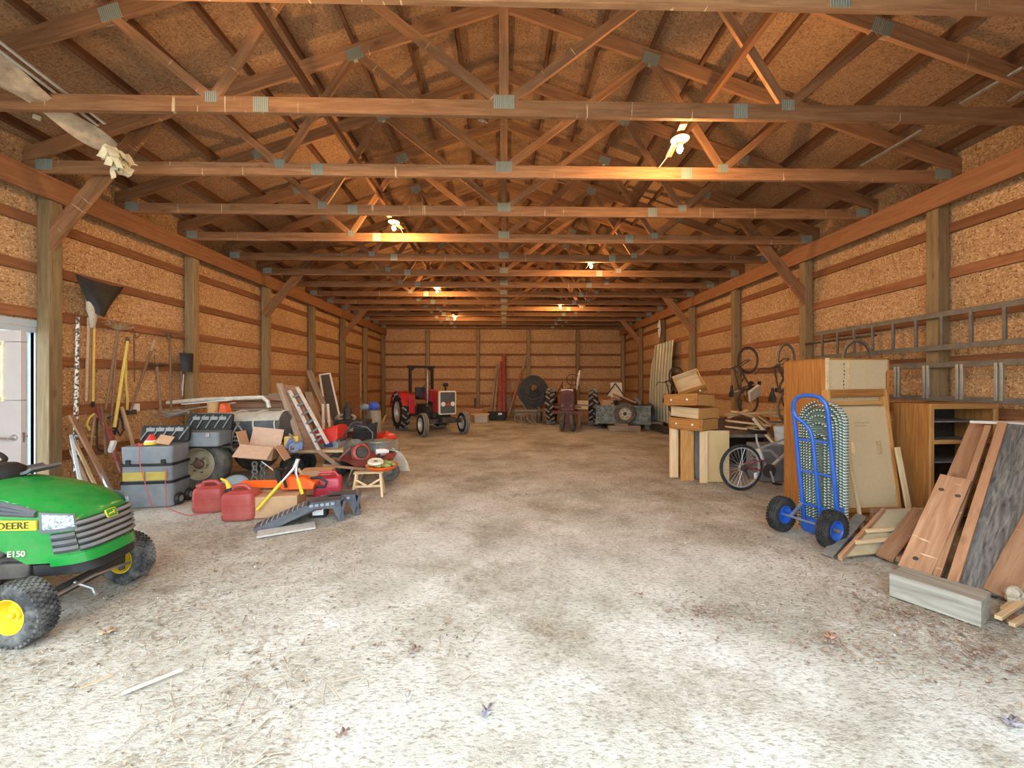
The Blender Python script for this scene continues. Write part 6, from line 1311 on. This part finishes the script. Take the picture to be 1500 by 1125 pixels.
# ---- boards leaning at the right front
M_scr = wood('scarred red board', (.37, .185, .10), (.57, .34, .20), knots=.7, pale=.8, rv=.1)
def lean(name, p0, p1, w, h, up, m_, lb, cat='board'):
    o = bar(name, p0, p1, w, h, m_, up=up); tag(o, lb, cat); return o
UPW = V((-.42, -.30, .72))
tm = lean('timber_block', (2.98, 3.0, .088), (3.20, 2.60, .088), .24, .17, (0, 0, 1), wood('grey timber', (.20, .185, .15), (.37, .345, .295)), 'short thick weathered grey timber lying in front of the leaning boards', 'timber'); tm.location += V((.02, 0, 0))
b1 = lean('scarred_board', (3.42, 3.26, .02), (4.17, 3.60, .72), .20, .045, UPW, M_scr, 'wide scarred reddish board with knot holes leaning behind the grey timber')
for k, (x, z) in enumerate(((.36, .05), (.33, -.06), (-.42, .02))):
    m = MB(); m.lathe([(0, .0245), (.018, .024), (.02, .022)], (x, z, 0), (0, 0, 1), 12); m.build('knot', M_dark, b1)
lean('long_red_board', (3.52, 3.30, .03), (4.92, 4.02, 1.17), .15, .045, UPW, M_redw, 'long reddish plank leaning just behind the scarred board')
lean('long_red_board', (3.50, 3.16, .02), (4.80, 3.86, 1.16), .045, .06, UPW, M_redw, 'thin reddish batten leaning between the plank and the dark panel')
# dark panel: frame board plus weathered plywood
A, B_, C2, D2 = V((3.50, 3.04, .02)), V((4.82, 3.76, 1.18)), V((5.32, 3.02, 1.18)), V((4.0, 2.30, .02))
t = E('dark_table_top', 'large grey black weathered plywood sheet with a reddish edge board leaning at the right', 'plywood', A)
wp = mat('weathered plywood', (.13, .13, .14), .85, var=.75, scale=6, bump=.4, dust=.5, dustc=(.34, .30, .25))
wp = wood('weathered ply', (.06, .058, .058), (.28, .262, .235), sc=(3., 26, 26), rough=.85, rv=0)
X = (B_ - A).normalized(); Yv = (D2 - A).normalized(); Zp = X.cross(Yv).normalized()
if Zp.z < 0: Zp = -Zp
pm = bar('plywood', (A + D2) / 2 - A, (B_ + C2) / 2 - A, (D2 - A).length, .03, wp, t, up=Zp)
bar('edge_board', Zp * .03, (B_ - A) + Zp * .03, .06, .05, M_redw, t, up=Zp)
lean('front_red_board', (3.64, 2.86, .03), (4.66, 3.16, 1.03), .17, .04, V((-.55, -.45, .6)), M_redw, 'reddish board leaning on the dark plywood, the upper of two at the frame edge')
lean('front_red_board', (3.72, 2.72, .03), (4.72, 2.92, .98), .09, .05, V((-.55, -.45, .6)), M_redw, 'narrow reddish board leaning on the dark plywood, lowest at the frame edge')
o = lean('brown_sheet', (3.84, 2.62, .03), (4.74, 2.80, .80), .34, .02, V((-.55, -.35, .6)), M_brownw, 'dark brown sheet leaning at the very right edge behind the narrow board')
m = MB(); m.prism([(4.72, 3.95), (5.02, 3.62), (5.45, 3.25), (5.6, 3.9)], .025, Matrix.Translation((0, 0, 1.195))); o = m.build('white_sheet', mat('whitewashed ply', (.66, .61, .55), .8, var=.12)); tag(o, 'whitish sheet lying flat on top of the leaning boards at the right edge', 'sheet')
for i, (p, q, w) in enumerate((((1470, 893), (1500, 868), .03), ((1462, 905), (1500, 880), .035), ((1482, 915), (1500, 905), .03))):
    a, b = G(*p, .03 + .02 * i), G(*q, .03 + .02 * i); o = bar('pale_offcut', a, b + (b - a) * .6, w, .025, M_pine); tag(o, ['uppermost', 'middle', 'lowest'][i] + ' pale wood strip on the ground right of the grey timber', 'strip')
m = MB()
for k in range(7): m.sph((RN.uniform(-.035, .035), RN.uniform(-.035, .035), RN.uniform(-.03, .03)), RN.uniform(.025, .05), (1, .8, .9), 8)
o = m.build('plaster_lump', mat('plaster', (.46, .40, .30), .95, var=.3, scale=40), loc=G(1488, 870, .09)); tag(o, 'rough pale plaster lump on the pale strips at the right edge', 'lump')
o = bar('ground_plank', (3.35, 2.62, .02), (3.85, 2.42, .02), .10, .03, M_brownw); tag(o, 'dark plank end on the ground behind the grey timber', 'plank')
# low leaning battened door panel and board
A, B_, C2, D2 = V((3.03, 3.56, .02)), V((3.88, 4.02, .30)), V((4.28, 3.98, .33)), V((3.50, 3.62, .03))
t = E('battened_hatch', 'pale battened wooden hatch lying tilted beside the hand truck wheel', 'hatch', A)
m = MB(); m.sheet(lambda u, v: A.lerp(D2, u).lerp(B_.lerp(C2, u), v) - A, 4, 8, .025); m.build('face', mat('dull ply', (.44, .36, .22), .7, var=.14), t)
for v in (.25, .48): bar('batten', A.lerp(B_, v) - A + V((.03, -.02, .025)), D2.lerp(C2, v) - A + V((-.02, -.02, .025)), .035, .03, M_pine, t)
bar('edge_board', V((0, -.02, 0)), B_ - A + V((0, -.02, 0)), .03, .05, M_redw, t)
lean('dark_lath', (2.98, 3.62, .015), (3.72, 4.08, .22), .09, .02, (-.2, -.3, 1), M_grime, 'dark grey lath lying along the left edge of the battened hatch')
lean('red_plank_short', (3.42, 3.52, .03), (4.12, 3.86, .34), .12, .035, (-.3, -.4, .8), M_redw, 'short reddish plank between the battened hatch and the scarred board')
o = bx('dark_board_flat', (3.72, 3.52, .03), (.42, .22, .05), M_brownw, rot=(0, 0, .5)); tag(o, 'dark flat board on the ground under the short reddish plank', 'board')
o = bx('hidden_prop', (4.08, 4.12, .14), (.34, .14, .26), M_brownw); tag(o, 'brown wood block propping up the battened hatch', 'block')
# ================================================================ litter on the dirt floor
def density(x, y):
    d = -.5 * max(0, 2.9 - y) + noise.noise(V((x * .55, y * .4, 7.3))) + .5 * noise.noise(V((x * 1.7, y * 1.3, 2.1)))
    return d + .12 * (x / 4) + .06
def scatter(name, n, make, thr, label, cat, m_, seed, ymax=15., k=1.):
    r = random.Random(seed); bm = bmesh.new(); c = 0; tries = 0
    while c < n and tries < n * 30:
        tries += 1
        y = 1.6 + (ymax - 1.6) * r.random() ** 1.7; x = r.uniform(-1, 1) * min(5.2, .6 + y * 1.3)
        if density(x, y) + r.uniform(-.45, .45) * k < thr: continue
        make(bm, r, x, y, gz(x, y) + .006); c += 1
    me = bpy.data.meshes.new(name); bm.to_mesh(me); bm.free(); me.materials.append(m_)
    o = bpy.data.objects.new(name, me); COL.objects.link(o); tag(o, label, cat, kind='stuff'); return o
def straw(bm, r, x, y, z):
    a = r.uniform(0, PI); l = r.uniform(.012, .045) * (1 + .8 * (r.random() > .93)); w = r.uniform(.0010, .0028); t = r.uniform(0, .35)
    dx, dy = math.cos(a), math.sin(a); b = r.uniform(-.4, .4)
    p = [(x - dx * l, y - dy * l, z), (x + b * l * .3 * dy, y - b * l * .3 * dx, z + t * l * .4), (x + dx * l, y + dy * l, z + t * l * .2)]
    vs = [[bm.verts.new((q[0] - dy * w * s, q[1] + dx * w * s, q[2] + .002)) for s in (-1, 1)] for q in p]
    for i in range(2): bm.faces.new((vs[i][0], vs[i][1], vs[i + 1][1], vs[i + 1][0]))
def leaf_(bm, r, x, y, z):
    a = r.uniform(0, 2 * PI); s = r.uniform(.004, .013) * (1 + .7 * (r.random() > .95)); n = 9; ca, sa = math.cos(a), math.sin(a); cx, cy = r.uniform(-.6, .6), r.uniform(-.6, .6)
    vs = []
    for i in range(n):
        t = 2 * PI * i / n; q = s * (1.0 if i % 2 else .58) * r.uniform(.75, 1.1); u, v = q * math.cos(t) * 1.5, q * math.sin(t)
        vs.append(bm.verts.new((x + u * ca - v * sa, y + u * sa + v * ca, z + .004 + abs(u * cx + v * cy) * .7)))
    c = bm.verts.new((x, y, z + .006))
    for i in range(n): bm.faces.new((c, vs[i], vs[(i + 1) % n]))
def pebble(bm, r, x, y, z):
    s = r.uniform(.003, .009)
    bmesh.ops.create_icosphere(bm, subdivisions=1, radius=s, matrix=Matrix.Translation((x, y, z)) @ Euler((r.random() * 3, r.random() * 3, 0)).to_matrix().to_4x4() @ Matrix.Diagonal((1, .8, .55, 1)))
def lit(name, cols):
    m, nt, b = newmat(name); L = nt.links.new; b.inputs['Roughness'].default_value = .9; b.inputs['Specular IOR Level'].default_value = .15
    g = nt.nodes.new('ShaderNodeNewGeometry'); r = ramp(nt, [(i / (len(cols) - 1), c) for i, c in enumerate(cols)]); L(g.outputs['Random Per Island'], r.inputs[0]); L(r.outputs[0], b.inputs['Base Color']); return m
scatter('straw_litter', 26000, straw, .10, 'fine pale and brown straw strewn over the dirt floor', 'straw', lit('straw mix', [(.24, .18, .13), (.38, .31, .23), (.55, .48, .37), (.68, .62, .5)]), 5)
scatter('leaf_litter', 11000, leaf_, .20, 'dead brown leaves and chips drifted in patches on the floor', 'leaves', lit('leaf mix', [(.13, .10, .072), (.26, .205, .15), (.36, .295, .22), (.52, .455, .36)]), 6)
scatter('pebbles', 1500, pebble, -.25, 'small pale pebbles lying loose on the dirt floor', 'pebbles', lit('pebble mix', [(.34, .32, .29), (.5, .48, .44), (.62, .6, .56)]), 8)
def leafpatch(name, cx, cy, rx, ry, n, seed, lb):
    r = random.Random(seed); bm = bmesh.new()
    for _ in range(n):
        a = r.uniform(0, 2 * PI); q = abs(r.gauss(0, .5)); x, y = cx + rx * q * math.cos(a), cy + ry * q * math.sin(a); leaf_(bm, r, x, y, gz(x, y) + .006 + r.uniform(0, .01))
    me = bpy.data.meshes.new(name); bm.to_mesh(me); bm.free(); me.materials.append(MATS['leaf red'] if 'leaf red' in MATS else lit('leaf red', [(.17, .11, .085), (.28, .19, .15), (.36, .265, .215), (.48, .41, .34)])); o = bpy.data.objects.new(name, me); COL.objects.link(o); tag(o, lb, 'leaves', kind='stuff')
for nm, px, rx, ry, n, lb in (('leaf_drift', (1030, 895), .55, .28, 260, 'reddish brown drift of dead leaves right of the floor centre'), ('leaf_drift', (1330, 900), .7, .35, 420, 'drift of dead leaves in front of the grey timber'), ('leaf_drift', (1215, 940), .6, .22, 130, 'sparse reddish leaves on the floor below the hand truck'), ('leaf_drift', (1430, 960), .5, .3, 220, 'dead leaves at the right edge of the floor')):
    p = G(*px); leafpatch(nm, p.x, p.y, rx, ry, n, int(px[0]), lb)
# single pieces lying on the floor in front
def flat(name, p, q, w, h, m_, lb, cat):
    a, b = G(*p, .012), G(*q, .012); o = bar(name, a, b, w, h, m_, up=(0, 0, 1), bev=.001); tag(o, lb, cat)
flat('flat_stick', (178, 1016), (268, 980), .022, .008, wood('bleached stick', (.55, .53, .47), (.68, .66, .6)), 'flat bleached stick on the floor left of centre', 'stick')
flat('thin_straw', (118, 1008), (165, 988), .008, .006, M_pine, 'thin straw stalk on the floor left of the bleached stick', 'straw')
tw = G(478, 1000, .01)
m = MB(); m.tube([tw, G(500, 995, .02), G(532, 988, .012)], .004, 6); m.tube([tw, G(474, 1018, .015), G(474, 1034, .012)], .0035, 6); m.tube([tw, G(492, 1016, .02), G(500, 1028, .012)], .0035, 6); o = m.build('forked_twig', mat('twig bark', (.36, .29, .22), .9)); tag(o, 'forked brown twig on the floor left of centre', 'twig')
def oak_leaf(p, s, rz, m_, lb):
    pts = []
    for i in range(26):
        t = 2 * PI * i / 26; q = s * (1 + .32 * math.cos(5 * t)) ; pts.append((q * 1.25 * math.cos(t), q * .85 * math.sin(t)))
    c = G(*p); m = MB(); vs = [m.bm.verts.new((x, y, .01 + .012 * math.sin(i * 1.3))) for i, (x, y) in enumerate(pts)]; cc = m.bm.verts.new((0, 0, .004))
    for i in range(26): m.bm.faces.new((cc, vs[i], vs[(i + 1) % 26]))
    o = m.build('fallen_leaf', m_, loc=(c.x, c.y, .004), rot=(0, 0, rz)); s_ = o.modifiers.new('t', 'SOLIDIFY'); s_.thickness = .001; tag(o, lb, 'leaf')
M_lf = mat('dry leaf', (.27, .19, .16), .9, var=.25); M_lfp = mat('purple grey leaf', (.27, .25, .29), .9, var=.25); M_lfr = mat('red leaf', (.40, .21, .15), .9, var=.2)
oak_leaf((501, 1078), .022, .5, M_lf, 'brown dead leaf on the floor near the bottom of the picture'); oak_leaf((596, 1025), .022, 1.2, mat('pale leaf', (.55, .53, .48), .8), 'pale curled leaf right of the forked twig'); oak_leaf((712, 1045), .03, .9, M_lfp, 'large purplish grey leaf at the front of the floor'); oak_leaf((1216, 934), .032, .2, M_lfr, 'large reddish brown leaf alone below the hand truck'); oak_leaf((606, 954), .028, .3, M_lf, 'brown leaf fragment on the floor centre left'); oak_leaf((155, 928), .034, .2, mat('tan leaf', (.40, .29, .18), .9), 'tan crumpled leaf to the right of the mower front wheel'); oak_leaf((1480, 1060), .034, .4, M_lfp, 'purplish dead leaf at the bottom right of the floor')
